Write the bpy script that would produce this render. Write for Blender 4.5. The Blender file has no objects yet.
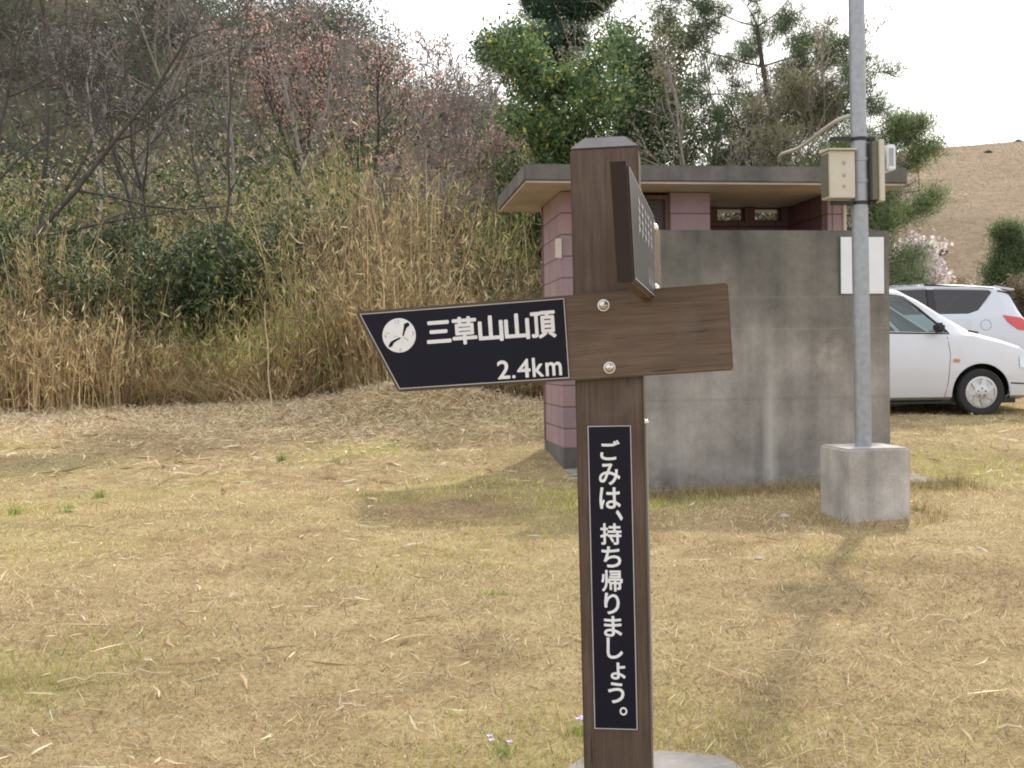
import bpy, bmesh, math, random
import numpy as np
from mathutils import Vector, Matrix, Euler
R = math.radians
col = bpy.context.scene.collection
rng = np.random.default_rng(7)
random.seed(7)

# ------------------------------------------------------------------ helpers
def tag(o, label=None, cat=None, group=None, kind=None):
    if label: o['label'] = label
    if cat: o['category'] = cat
    if group: o['group'] = group
    if kind: o['kind'] = kind
    return o

def empty(name, loc=(0, 0, 0), rot=(0, 0, 0), label=None, cat=None, group=None):
    o = bpy.data.objects.new(name, None); col.objects.link(o)
    o.location = loc; o.rotation_euler = rot; o.empty_display_size = .1
    return tag(o, label, cat, group)

class MB:
    """collects shapes; build() links them as one mesh object"""
    def __init__(s): s.v = []; s.f = []
    def add(s, vs, fs):
        n = len(s.v); s.v += [tuple(v) for v in vs]; s.f += [tuple(i + n for i in f) for f in fs]; return s
    def box(s, a, b, M=None):
        (x0, y0, z0), (x1, y1, z1) = a, b
        vs = [Vector(p) for p in ((x0,y0,z0),(x1,y0,z0),(x1,y1,z0),(x0,y1,z0),(x0,y0,z1),(x1,y0,z1),(x1,y1,z1),(x0,y1,z1))]
        if M: vs = [M @ v for v in vs]
        return s.add(vs, [(0,3,2,1),(4,5,6,7),(0,1,5,4),(1,2,6,5),(2,3,7,6),(3,0,4,7)])
    def prism(s, poly, d0, d1, M=None, plane='xz'):
        """polygon in a plane extruded along the third axis from d0 to d1"""
        mk = {'xz': lambda a, b, d: (a, d, b), 'xy': lambda a, b, d: (a, b, d), 'yz': lambda a, b, d: (d, a, b)}[plane]
        n = len(poly)
        vs = [Vector(mk(a, b, d0)) for a, b in poly] + [Vector(mk(a, b, d1)) for a, b in poly]
        if M: vs = [M @ v for v in vs]
        return s.add(vs, [tuple(range(n)), tuple(range(2*n-1, n-1, -1))] + [(i, i+n, (i+1) % n + n, (i+1) % n) for i in range(n)])
    def tube(s, pts, rad, n=10, caps=True):
        pts = [Vector(p) for p in pts]
        if not hasattr(rad, '__len__'): rad = [rad]*len(pts)
        rings = []; prev = None
        for i, p in enumerate(pts):
            d = (pts[min(i+1, len(pts)-1)] - pts[max(i-1, 0)]).normalized()
            if prev is None:
                a = Vector((0, 0, 1)) if abs(d.z) < .9 else Vector((1, 0, 0))
                u = d.cross(a).normalized()
            else: u = (prev - d*prev.dot(d)).normalized()
            prev = u; w = d.cross(u)
            rings.append([p + (u*math.cos(2*math.pi*k/n) + w*math.sin(2*math.pi*k/n))*rad[i] for k in range(n)])
        vs = [v for r in rings for v in r]
        fs = [(i*n+k, i*n+(k+1) % n, (i+1)*n+(k+1) % n, (i+1)*n+k) for i in range(len(pts)-1) for k in range(n)]
        if caps: fs += [tuple(range(n-1, -1, -1)), tuple(range((len(pts)-1)*n, len(pts)*n))]
        return s.add(vs, fs)
    def lathe(s, prof, n=24, M=None):
        """profile (r, y) around the y axis"""
        vs = []
        for r, y in prof:
            for k in range(n):
                a = 2*math.pi*k/n; vs.append(Vector((r*math.cos(a), y, r*math.sin(a))))
        if M: vs = [M @ v for v in vs]
        fs = [(i*n+k, i*n+(k+1) % n, (i+1)*n+(k+1) % n, (i+1)*n+k) for i in range(len(prof)-1) for k in range(n)]
        fs += [tuple(range(n-1, -1, -1)), tuple(range((len(prof)-1)*n, len(prof)*n))]
        return s.add(vs, fs)
    def build(s, name, mat, parent=None, bevel=0, smooth=False, label=None, cat=None, kind=None, group=None, seg=2):
        me = bpy.data.meshes.new(name); me.from_pydata(s.v, [], s.f); me.update()
        bm = bmesh.new(); bm.from_mesh(me); bmesh.ops.recalc_face_normals(bm, faces=bm.faces)
        if bevel:
            es = [e for e in bm.edges if len(e.link_faces) == 2 and e.calc_face_angle(0) > .5]
            bmesh.ops.bevel(bm, geom=es, offset=bevel, segments=seg, affect='EDGES', clamp_overlap=True)
        bm.to_mesh(me); bm.free()
        o = bpy.data.objects.new(name, me); col.objects.link(o)
        if mat: me.materials.append(mat)
        if smooth:
            me.shade_smooth()
            me.set_sharp_from_angle(angle=R(38))
        if parent: o.parent = parent
        return tag(o, label, cat, group, kind)

def quads_mesh(name, V, C, mat, parent=None, nper=4, label=None, cat=None, kind=None, smooth=False, group=None):
    """V (N,nper,3) separate polygons, C (N,3) colours"""
    N = V.shape[0]
    me = bpy.data.meshes.new(name)
    me.vertices.add(N*nper); me.vertices.foreach_set('co', V.reshape(-1).astype(np.float32))
    me.loops.add(N*nper); me.loops.foreach_set('vertex_index', np.arange(N*nper, dtype=np.int32))
    me.polygons.add(N); me.polygons.foreach_set('loop_start', np.arange(0, N*nper, nper, dtype=np.int32))
    me.update(calc_edges=True)
    if C is not None:
        a = me.color_attributes.new('Col', 'FLOAT_COLOR', 'POINT')
        c4 = np.ones((N, nper, 4), np.float32); c4[:, :, :3] = C[:, None, :]
        a.data.foreach_set('color', c4.reshape(-1))
    me.materials.append(mat)
    o = bpy.data.objects.new(name, me); col.objects.link(o)
    if parent: o.parent = parent
    return tag(o, label, cat, group, kind)

# ------------------------------------------------------------------ materials
def mat(name):
    m = bpy.data.materials.new(name); m.use_nodes = True
    nt = m.node_tree; b = nt.nodes['Principled BSDF']
    return m, nt, b
def N(nt, t, **k):
    n = nt.nodes.new(t)
    for a, v in k.items():
        if hasattr(n, a): setattr(n, a, v)
    return n
def ramp(nt, src, stops):
    r = nt.nodes.new('ShaderNodeValToRGB'); e = r.color_ramp.elements
    while len(e) < len(stops): e.new(.5)
    for i, (p, c) in enumerate(stops):
        e[i].position = p; e[i].color = (*c, 1) if len(c) == 3 else c
    nt.links.new(src, r.inputs[0]); return r.outputs[0]
def noise(nt, scale, detail=5, stretch=None, rough=.6, coord='Object', dist=0):
    tc = nt.nodes.new('ShaderNodeTexCoord'); mp = nt.nodes.new('ShaderNodeMapping')
    if stretch: mp.inputs['Scale'].default_value = stretch
    nt.links.new(tc.outputs[coord], mp.inputs[0])
    n = nt.nodes.new('ShaderNodeTexNoise'); n.inputs['Scale'].default_value = scale
    n.inputs['Detail'].default_value = detail; n.inputs['Roughness'].default_value = rough; n.inputs['Distortion'].default_value = dist
    nt.links.new(mp.outputs[0], n.inputs['Vector']); return n.outputs[0]
def mix(nt, a, b, f, mode='MIX'):
    m = nt.nodes.new('ShaderNodeMix'); m.data_type = 'RGBA'; m.blend_type = mode
    for sock, v in ((m.inputs[0], f), (m.inputs[6], a), (m.inputs[7], b)):
        if hasattr(v, 'links') or isinstance(v, bpy.types.NodeSocket): nt.links.new(v, sock)
        elif isinstance(v, (int, float)): sock.default_value = v
        else: sock.default_value = (*v, 1)
    return m.outputs[2]
def bump(nt, b, src, strength=.3, dist=.01):
    n = nt.nodes.new('ShaderNodeBump'); n.inputs['Strength'].default_value = strength; n.inputs['Distance'].default_value = dist
    nt.links.new(src, n.inputs['Height']); nt.links.new(n.outputs[0], b.inputs['Normal'])
def math_(nt, op, a, b=None):
    m = nt.nodes.new('ShaderNodeMath'); m.operation = op
    for i, v in enumerate((a, b)):
        if v is None: continue
        if isinstance(v, (int, float)): m.inputs[i].default_value = v
        else: nt.links.new(v, m.inputs[i])
    return m.outputs[0]
def sepxyz(nt, coord='Object'):
    tc = nt.nodes.new('ShaderNodeTexCoord'); s = nt.nodes.new('ShaderNodeSeparateXYZ')
    nt.links.new(tc.outputs[coord], s.inputs[0]); return s.outputs

def plain(name, c, rough=.6, metal=0, var=.12, scale=8, bmp=0, coat=0):
    m, nt, b = mat(name)
    n = noise(nt, scale, 4)
    c0 = tuple(x*(1-var) for x in c); c1 = tuple(min(1, x*(1+var)) for x in c)
    nt.links.new(ramp(nt, n, [(.3, c0), (.7, c1)]), b.inputs['Base Color'])
    b.inputs['Roughness'].default_value = rough; b.inputs['Metallic'].default_value = metal
    if coat: b.inputs['Coat Weight'].default_value = coat; b.inputs['Coat Roughness'].default_value = .05
    if bmp: bump(nt, b, n, bmp)
    return m

def wood(name, stretch, c0, c1, rough=.62):
    m, nt, b = mat(name)
    n = noise(nt, 1.0, 8, stretch, .65, dist=.4)
    n2 = noise(nt, 3, 3)
    n3 = noise(nt, 1.0, 3, tuple(s*2.6 for s in stretch), .8)
    c = ramp(nt, n, [(.32, c0), (.5, tuple((a+b_)/2 for a, b_ in zip(c0, c1))), (.68, c1)])
    c = mix(nt, c, ramp(nt, n3, [(.25, (.45, .42, .4)), (.5, (1, 1, 1))]), .55, 'MULTIPLY')
    c = mix(nt, c, ramp(nt, n2, [(.35, (.75, .72, .7)), (.7, (1.15, 1.12, 1.1))]), .8, 'MULTIPLY')
    ck = noise(nt, 1.0, 2, tuple(s*.9 for s in stretch), .5, dist=.2)      # drying checks and pale weathering
    c = mix(nt, c, (.012, .009, .007), math_(nt, 'MULTIPLY', ramp(nt, ck, [(.30, (1, 1, 1)), (.335, (0, 0, 0))]), .75))
    wx = noise(nt, 9, 6); c = mix(nt, c, (.17, .14, .12), math_(nt, 'MULTIPLY', ramp(nt, wx, [(.55, (0, 0, 0)), (.75, (1, 1, 1))]), .35))
    nt.links.new(c, b.inputs['Base Color']); b.inputs['Roughness'].default_value = rough
    bump(nt, b, n3, .25, .002)
    return m
POSTC = ((.058, .037, .026), (.125, .080, .055))
M_postwood = wood('post_wood', (90, 90, 5), *POSTC)
M_boardwood = wood('board_wood', (5, 60, 95), (.082, .054, .035), (.160, .108, .072))
M_boardwood2 = wood('side_board_wood', (60, 5, 95), (.082, .054, .035), (.160, .108, .072))
M_plate = plain('black_plate', (.008, .008, .017), .5, var=.1)
M_plate.node_tree.nodes['Principled BSDF'].inputs['Specular IOR Level'].default_value = .18
M_letter = plain('white_lettering', (.74, .74, .76), .6, var=.06, scale=60)
M_border = plain('plate_border', (.42, .42, .40), .5)
M_inkgrey = plain('grey_ink', (.35, .35, .38), .6)
M_steel = plain('steel_bolt', (.62, .60, .57), .3, 1.0)
M_capm = plain('cap_grey', (.16, .15, .15), .6, bmp=.1, scale=30)

def concrete_mat(name, dark=1.0, wallmarks=False):
    m, nt, b = mat(name)
    n = noise(nt, 2.2, 8, None, .65); st = noise(nt, 1, 6, (6, 6, .5), .6); fine = noise(nt, 60, 4)
    c = ramp(nt, n, [(.28, (.15*dark, .142*dark, .135*dark)), (.5, (.25*dark, .238*dark, .225*dark)), (.72, (.36*dark, .345*dark, .325*dark))])
    c = mix(nt, c, ramp(nt, st, [(.3, (.66, .66, .65)), (.65, (1.12, 1.1, 1.07))]), .75, 'MULTIPLY')
    c = mix(nt, c, ramp(nt, fine, [(.3, (.8, .8, .8)), (.7, (1.1, 1.1, 1.1))]), .6, 'MULTIPLY')
    if wallmarks:
        x, y, z = sepxyz(nt)
        wob = noise(nt, 5, 4)
        # damp dark top and darker base, paler middle
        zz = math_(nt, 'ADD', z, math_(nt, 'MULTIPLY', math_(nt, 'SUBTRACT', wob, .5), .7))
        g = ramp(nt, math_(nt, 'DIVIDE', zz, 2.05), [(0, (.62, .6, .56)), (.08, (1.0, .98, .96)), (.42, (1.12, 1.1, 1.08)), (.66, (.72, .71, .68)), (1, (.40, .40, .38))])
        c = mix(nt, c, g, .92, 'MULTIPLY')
        def band(src, c0, w):
            d = math_(nt, 'ABSOLUTE', math_(nt, 'SUBTRACT', src, c0)); return math_(nt, 'SMOOTH_MAX' if False else 'LESS_THAN', d, w)
        def soft(src, c0, w):
            d = math_(nt, 'ABSOLUTE', math_(nt, 'SUBTRACT', src, c0)); mr = nt.nodes.new('ShaderNodeMapRange')
            mr.inputs['From Min'].default_value = w; mr.inputs['From Max'].default_value = 0; mr.clamp = True
            nt.links.new(d, mr.inputs[0]); return mr.outputs[0]
        zs = math_(nt, 'ADD', z, math_(nt, 'MULTIPLY', wob, .015))
        ln = math_(nt, 'MULTIPLY', soft(zs, 1.52, .014), .45)
        c = mix(nt, c, (.36, .345, .32), math_(nt, 'MULTIPLY', ln, .28))
        ln2 = math_(nt, 'MULTIPLY', soft(zs, 1.27, .010), .22)
        c = mix(nt, c, (.40, .38, .35), ln2)
        ln3 = math_(nt, 'MULTIPLY', soft(zs, .72, .02), .25)
        c = mix(nt, c, (.12, .115, .11), ln3)
        xs = math_(nt, 'ADD', x, math_(nt, 'MULTIPLY', wob, .04))
        low = nt.nodes.new('ShaderNodeMapRange'); low.inputs['From Min'].default_value = 1.4; low.inputs['From Max'].default_value = .5
        nt.links.new(z, low.inputs[0])
        sk = math_(nt, 'MULTIPLY', math_(nt, 'MULTIPLY', soft(xs, 1.37, .075), low.outputs[0]), .75)
        c = mix(nt, c, (.47, .45, .42), sk)
        sk2 = math_(nt, 'MULTIPLY', math_(nt, 'MULTIPLY', soft(xs, .62, .09), low.outputs[0]), .3)
        c = mix(nt, c, (.45, .43, .40), sk2)
        eff = math_(nt, 'MULTIPLY', soft(x, 1.83, .17), soft(z, 1.05, .28))
        eff = math_(nt, 'MULTIPLY', eff, ramp(nt, noise(nt, 14, 5), [(.42, (0, 0, 0)), (.6, (1, 1, 1))]))
        c = mix(nt, c, (.44, .38, .30), math_(nt, 'MULTIPLY', eff, .6))
    nt.links.new(c, b.inputs['Base Color']); b.inputs['Roughness'].default_value = .9
    bump(nt, b, fine, .25, .004)
    return m
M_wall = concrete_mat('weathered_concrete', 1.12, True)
M_conc = concrete_mat('footing_concrete', 1.75)
M_roof = concrete_mat('roof_concrete', .55)
M_slab = concrete_mat('slab_concrete', 1.0)
M_plate2 = plain('side_plate', (.035, .035, .045), .35)
M_letter2 = plain('side_lettering', (.38, .39, .42), .5)
M_edge = plain('side_edge', (.20, .19, .18), .5)

def block_mat(name, c0, c1, mortar):
    m, nt, b = mat(name)
    x, y, z = sepxyz(nt)
    cb = nt.nodes.new('ShaderNodeCombineXYZ')
    nt.links.new(math_(nt, 'ADD', math_(nt, 'ADD', x, y), .158), cb.inputs[0]); nt.links.new(z, cb.inputs[1])
    br = nt.nodes.new('ShaderNodeTexBrick'); br.offset = 0.0; br.squash = 1
    br.inputs['Scale'].default_value = 1; br.inputs['Brick Width'].default_value = .4; br.inputs['Row Height'].default_value = .2
    br.inputs['Mortar Size'].default_value = .008; br.inputs['Mortar Smooth'].default_value = .3; br.inputs['Bias'].default_value = 0
    br.inputs['Color1'].default_value = (*c0, 1); br.inputs['Color2'].default_value = (*c1, 1); br.inputs['Mortar'].default_value = (*mortar, 1)
    nt.links.new(cb.outputs[0], br.inputs['Vector'])
    sp = noise(nt, 90, 3); big = noise(nt, 3, 4)
    c = mix(nt, br.outputs[0], ramp(nt, sp, [(.3, (.72, .72, .72)), (.7, (1.15, 1.15, 1.15))]), .8, 'MULTIPLY')
    c = mix(nt, c, ramp(nt, big, [(.3, (.8, .78, .75)), (.7, (1.1, 1.1, 1.1))]), .7, 'MULTIPLY')
    nt.links.new(c, b.inputs['Base Color']); b.inputs['Roughness'].default_value = .85
    bump(nt, b, math_(nt, 'SUBTRACT', math_(nt, 'MULTIPLY', sp, .3), br.outputs['Fac']), .5, .006)
    return m
M_block = block_mat('pink_block', (.365, .245, .255), (.32, .235, .27), (.15, .115, .11))
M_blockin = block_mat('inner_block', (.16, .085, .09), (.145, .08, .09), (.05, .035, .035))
M_soffit = plain('soffit_cream', (.40, .35, .29), .8, var=.16, scale=3)
M_brown = plain('brown_frame', (.10, .045, .025), .6)
M_dark = plain('dark_door', (.035, .025, .02), .5)
M_galv = plain('galvanised_steel', (.32, .34, .37), .48, .55, var=.12, scale=25)
M_cream = plain('cream_enamel', (.52, .49, .40), .5, var=.06)
M_creamshade = plain('shaded_cream_enamel', (.12, .12, .09), .6)  # cream enamel with the grey-green of its shadow side put into the colour
M_white = plain('white_board_paint', (.72, .75, .80), .5, var=.03)
M_black = plain('black_rubber', (.02, .02, .02), .6)
M_green = plain('green_edge_tape', (.04, .12, .07), .6)

# ------------------------------------------------------------------ terrain
def sstep(t): t = np.clip(t, 0, 1); return t*t*(3-2*t)
def foot(x):
    return 16.2 + .35*np.sin(x*.9) + .2*np.sin(x*2.3+1) + 9*sstep((x-.9)/2.5)
def H(x, y):
    x = np.asarray(x, float); y = np.asarray(y, float)
    r = .055*np.maximum(0, y-9.3) - .055*np.maximum(0, y-20) + .01*np.maximum(0, y-20)
    d = np.maximum(0, y-foot(x))
    left = 1 - sstep((x-1)/7)
    bank = (.42*np.minimum(d, 9) + .16*np.maximum(0, d-9)) * left
    bank = np.where(y > 60, (.42*9 + .16*35)*left, bank)
    mound = .42*np.exp(-(((x+1.2)/1.25)**2 + ((y-14.6)/.75)**2)) + .12*np.exp(-(((x+2.9)/1.3)**2 + ((y-15.2)/.7)**2))
    mic = .012*np.sin(x*3.1+y*1.7) + .01*np.sin(x*1.3-y*2.9+2) + .006*np.sin(x*7.3+y*5.1)
    return r + bank + mound + mic*(y > 3.2)

def sheet(name, xs, ys, fz, m, label=None, smooth=True):
    X, Y = np.meshgrid(xs, ys); Z = fz(X, Y)
    V = np.stack([X, Y, Z], -1).reshape(-1, 3)
    nx, ny = len(xs), len(ys)
    i, j = np.meshgrid(np.arange(nx-1), np.arange(ny-1))
    a = (j*nx+i).reshape(-1)
    F = np.stack([a, a+1, a+1+nx, a+nx], -1)
    me = bpy.data.meshes.new(name)
    me.vertices.add(len(V)); me.vertices.foreach_set('co', V.reshape(-1))
    me.loops.add(F.size); me.loops.foreach_set('vertex_index', F.reshape(-1).astype(np.int32))
    me.polygons.add(len(F)); me.polygons.foreach_set('loop_start', np.arange(0, F.size, 4, dtype=np.int32))
    me.update(calc_edges=True); me.shade_smooth(); me.materials.append(m)
    o = bpy.data.objects.new(name, me); col.objects.link(o); o['kind'] = 'structure'
    return o

def ground_mat():
    m, nt, b = mat('dry_lawn')
    big = noise(nt, .35, 5, None, .6); mid = noise(nt, 2.2, 6, None, .7); fine = noise(nt, 70, 5, None, .75); fib = noise(nt, 30, 6, (1, 3, 1), .8, dist=1.5)
    c = ramp(nt, mid, [(.3, (.26, .185, .105)), (.5, (.40, .30, .165)), (.7, (.52, .41, .235))])
    gr = ramp(nt, big, [(.45, (0, 0, 0)), (.66, (1, 1, 1))])
    c = mix(nt, c, (.34, .33, .13), math_(nt, 'MULTIPLY', gr, .35))
    c = mix(nt, c, ramp(nt, fib, [(.32, (.45, .42, .4)), (.5, (.95, .95, .95)), (.7, (1.25, 1.25, 1.25))]), .8, 'MULTIPLY')
    c = mix(nt, c, ramp(nt, fine, [(.3, (.6, .6, .6)), (.65, (1.15, 1.15, 1.15))]), .7, 'MULTIPLY')
    # bank soil beyond the foot of the slope
    x, y, z = sepxyz(nt)
    mr = nt.nodes.new('ShaderNodeMapRange'); mr.inputs['From Min'].default_value = 16.0; mr.inputs['From Max'].default_value = 17.2
    nt.links.new(y, mr.inputs[0])
    lx = nt.nodes.new('ShaderNodeMapRange'); lx.inputs['From Min'].default_value = 4; lx.inputs['From Max'].default_value = 2
    nt.links.new(x, lx.inputs[0])
    c = mix(nt, c, (.11, .09, .055), math_(nt, 'MULTIPLY', mr.outputs[0], lx.outputs[0]))
    nt.links.new(c, b.inputs['Base Color']); b.inputs['Roughness'].default_value = .95
    b.inputs['Specular IOR Level'].default_value = .1
    bump(nt, b, fib, .6, .02)
    return m
def hill_mat(name, c0, c1, c2, sc):
    m, nt, b = mat(name)
    n = noise(nt, sc, 8, (1, 1, 2.5), .7); n2 = noise(nt, sc*12, 5, (1, 1, 3), .75)
    c = ramp(nt, n, [(.3, c0), (.5, c1), (.72, c2)])
    c = mix(nt, c, ramp(nt, n2, [(.3, (.62, .62, .6)), (.7, (1.2, 1.2, 1.2))]), .65, 'MULTIPLY')
    nt.links.new(c, b.inputs['Base Color']); b.inputs['Roughness'].default_value = 1
    b.inputs['Specular IOR Level'].default_value = .05
    bump(nt, b, n2, .5, .3)
    return m
def axis(lo, hi, c0, c1, fine, grow):
    a = list(np.arange(c0, c1+1e-6, fine)); s = fine; p = c1
    while p < hi: s *= grow; p += s; a.append(min(p, hi))
    s = fine; p = c0
    while p > lo: s *= grow; p -= s; a.insert(0, max(p, lo))
    return np.array(a)
sheet('ground', axis(-400, 400, -10, 10, .12, 1.15), axis(-60, 600, 1.5, 20, .12, 1.13), H, ground_mat())

def HL(x, y):   # wooded hill on the left, falling to the right
    ramp_ = sstep((y-30)/36)
    prof = np.where(x < 1.5, 13.6 + (1.5-x)*.50, 13.6*np.exp(-((x-1.5)/9)**2))
    prof = np.minimum(prof, 34 + .15*np.maximum(0, -x))
    n = .9*np.sin(x*.45)*np.sin(y*.21+1) + .5*np.sin(x*1.1+y*.37)
    return -1.0 + ramp_*(prof+1.0+n*np.clip(prof/12, 0, 1)) + np.maximum(0, (y-66))*-.1
sheet('hill', np.arange(-130, 32, 1.2), np.arange(29, 110, 1.2), HL, hill_mat('hill_soil', (.08, .07, .05), (.14, .12, .08), (.24, .20, .13), .15))
def HR(x, y):   # smooth mown grass hill on the right
    e = sstep((x-11)/19)
    t = sstep((y-38)/58)
    top = 18.4 + .075*(x-33)
    return -.8 + e*t*(top+.8) - .04*np.maximum(0, y-98)
sheet('hill', np.arange(6, 170, 1.5), np.arange(36, 150, 1.5), HR, hill_mat('hill_dry_grass', (.24, .185, .13), (.31, .24, .17), (.37, .295, .21), .12))

# ------------------------------------------------------------------ vegetation machinery
def foliage_mat(name, trans=.45, rough=.6, spec=.25):
    m, nt, b = mat(name)
    at = nt.nodes.new('ShaderNodeAttribute'); at.attribute_name = 'Col'
    nt.links.new(at.outputs['Color'], b.inputs['Base Color'])
    b.inputs['Roughness'].default_value = rough; b.inputs['Specular IOR Level'].default_value = spec
    tr = nt.nodes.new('ShaderNodeBsdfTranslucent'); nt.links.new(at.outputs['Color'], tr.inputs[0])
    mx = nt.nodes.new('ShaderNodeMixShader'); mx.inputs[0].default_value = trans
    nt.links.new(b.outputs[0], mx.inputs[1]); nt.links.new(tr.outputs[0], mx.inputs[2])
    nt.links.new(mx.outputs[0], nt.nodes['Material Output'].inputs[0])
    return m
M_leaf = foliage_mat('leaf', .42, .45, .4)
M_straw = foliage_mat('dry_straw', .35, .7, .15)
def bark_mat(name, c):
    m, nt, b = mat(name)
    n = noise(nt, 6, 6, (2, 2, .6), .7)
    nt.links.new(ramp(nt, n, [(.3, tuple(v*.55 for v in c)), (.7, tuple(v*1.3 for v in c))]), b.inputs['Base Color'])
    b.inputs['Roughness'].default_value = .9; return m
M_bark = bark_mat('bark_dark', (.075, .065, .058))
M_barkgrey = bark_mat('bark_grey', (.27, .235, .215))
M_barkpine = bark_mat('bark_pine', (.11, .085, .072))

def unit(v): return v/np.maximum(1e-9, np.linalg.norm(v, axis=-1, keepdims=True))

def blades(P, h, w, lean, ang, side_ang, C, name, m, nseg=2, droop=1.6, parent=None, **kw):
    """strips rising from P: height h, horizontal reach lean*h in direction ang"""
    n = len(P); ts = np.linspace(0, 1, nseg+1)
    L = np.stack([np.cos(ang), np.sin(ang), np.zeros(n)], -1)
    S = np.stack([np.cos(side_ang), np.sin(side_ang), np.zeros(n)], -1)
    pts = []
    for t in ts:
        up = h*(t - .35*np.minimum(lean, 1.6)*t**droop*.8)
        pts.append(P + L*(h*lean*t**droop)[:, None] + np.stack([0*up, 0*up, up], -1))
    Q = []
    for k in range(nseg):
        w0 = w*(1-ts[k]**2*.9)*.5; w1 = w*(1-ts[k+1]**2*.95)*.5
        Q.append(np.stack([pts[k]-S*w0[:, None], pts[k]+S*w0[:, None], pts[k+1]+S*w1[:, None], pts[k+1]-S*w1[:, None]], 1))
    V = np.concatenate(Q, 0); CC = np.concatenate([C]*nseg, 0)
    return quads_mesh(name, V, CC, m, parent, **kw)

def leafquads(P, size, aspect, D=None, flat=0.0):
    """rhombic leaves at P; D preferred direction"""
    n = len(P)
    d = rng.normal(size=(n, 3))
    if D is not None: d = unit(d)*.7 + D
    d = unit(d)
    s = rng.normal(size=(n, 3)); s[:, 2] *= (1-flat)
    s = unit(s - d*(s*d).sum(-1, keepdims=True))
    L = (size*rng.uniform(.6, 1.3, n))[:, None]; W = L*aspect*.5
    return np.stack([P, P+d*L*.45+s*W, P+d*L, P+d*L*.45-s*W], 1)

def pick(colors, n, var=.18, w=None):
    c = np.array(colors); idx = rng.choice(len(c), n, p=w)
    return np.clip(c[idx]*(1+rng.normal(size=(n, 1))*var)*(1+rng.normal(size=(n, 3))*.04), .004, .95)

def seg_mesh(name, S, m, parent, n=4, kind=None, label=None):
    S = np.array(S)
    p0, p1, r0, r1 = S[:, 0:3], S[:, 3:6], S[:, 6], S[:, 7]
    d = unit(p1-p0); a = np.where(np.abs(d[:, 2:3]) < .9, np.array([[0, 0, 1.]]), np.array([[1., 0, 0]]))
    u = unit(np.cross(d, a)); w = np.cross(d, u)
    th = 2*np.pi*np.arange(n+1)/n
    ring = lambda p, r: p[:, None, :] + (u[:, None, :]*np.cos(th)[None, :, None] + w[:, None, :]*np.sin(th)[None, :, None])*r[:, None, None]
    A = ring(p0-d*r0[:, None]*.3, r0); B = ring(p1+d*r1[:, None]*.3, r1)
    V = np.stack([A[:, :-1], A[:, 1:], B[:, 1:], B[:, :-1]], 2).reshape(-1, 4, 3)
    o = quads_mesh(name, V, None, m, parent, kind=kind, label=label)
    return o

class Tree:
    def __init__(s, seed): s.r = random.Random(seed); s.segs = {0: [], 1: []}; s.tips = []; s.dirs = []
    def rv(s, k): return Vector((s.r.gauss(0, k), s.r.gauss(0, k), s.r.gauss(0, k)))
    def grow(s, p, d, L, r, depth, P):
        n = P['n'][min(depth, len(P['n'])-1)]; d = d.normalized(); step = L/n; d_ref = d.copy()
        rend = r*P.get('taper', .45)
        for i in range(n):
            f0, f1 = i/n, (i+1)/n
            d = (d + s.rv(P['wig']) + Vector((0, 0, P['up'][min(depth, len(P['up'])-1)]))).normalized()
            if depth == 0: d = (d*.68 + d_ref*.32).normalized()
            q = p + d*step
            s.segs[0 if depth == 0 else 1].append((*p, *q, max(r+(rend-r)*f0, P['rmin']), max(r+(rend-r)*f1, P['rmin'])))
            p = q
            if depth < P['depth']:
                lo = P['start'][min(depth, len(P['start'])-1)]
                if f1 > lo or i == n-1:
                    k = P['kids'][min(depth, len(P['kids'])-1)]
                    k = int(k) + (1 if s.r.random() < k-int(k) else 0)
                    for _ in range(k):
                        a = s.r.uniform(0, 2*math.pi)
                        u = d.orthogonal().normalized(); u.rotate(Matrix.Rotation(a, 3, d))
                        sp = R(s.r.uniform(*P['ang']))
                        nd = d*math.cos(sp) + u*math.sin(sp)
                        nd.z *= P.get('flatten', 1) if depth == 0 else 1
                        shape = P.get('shape', 'round')
                        m_ = (1-.45*f1) if shape == 'round' else ((1.15-f1) if shape == 'cone' else 1)
                        s.grow(p.copy(), nd, L*s.r.uniform(*P['len'])*m_, max((r+(rend-r)*f1)*P.get('rk', .6), P['rmin']), depth+1, P)
            if depth >= P['depth']-P.get('tipd', 0): s.tips.append(tuple(p)); s.dirs.append(tuple(d))

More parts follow.
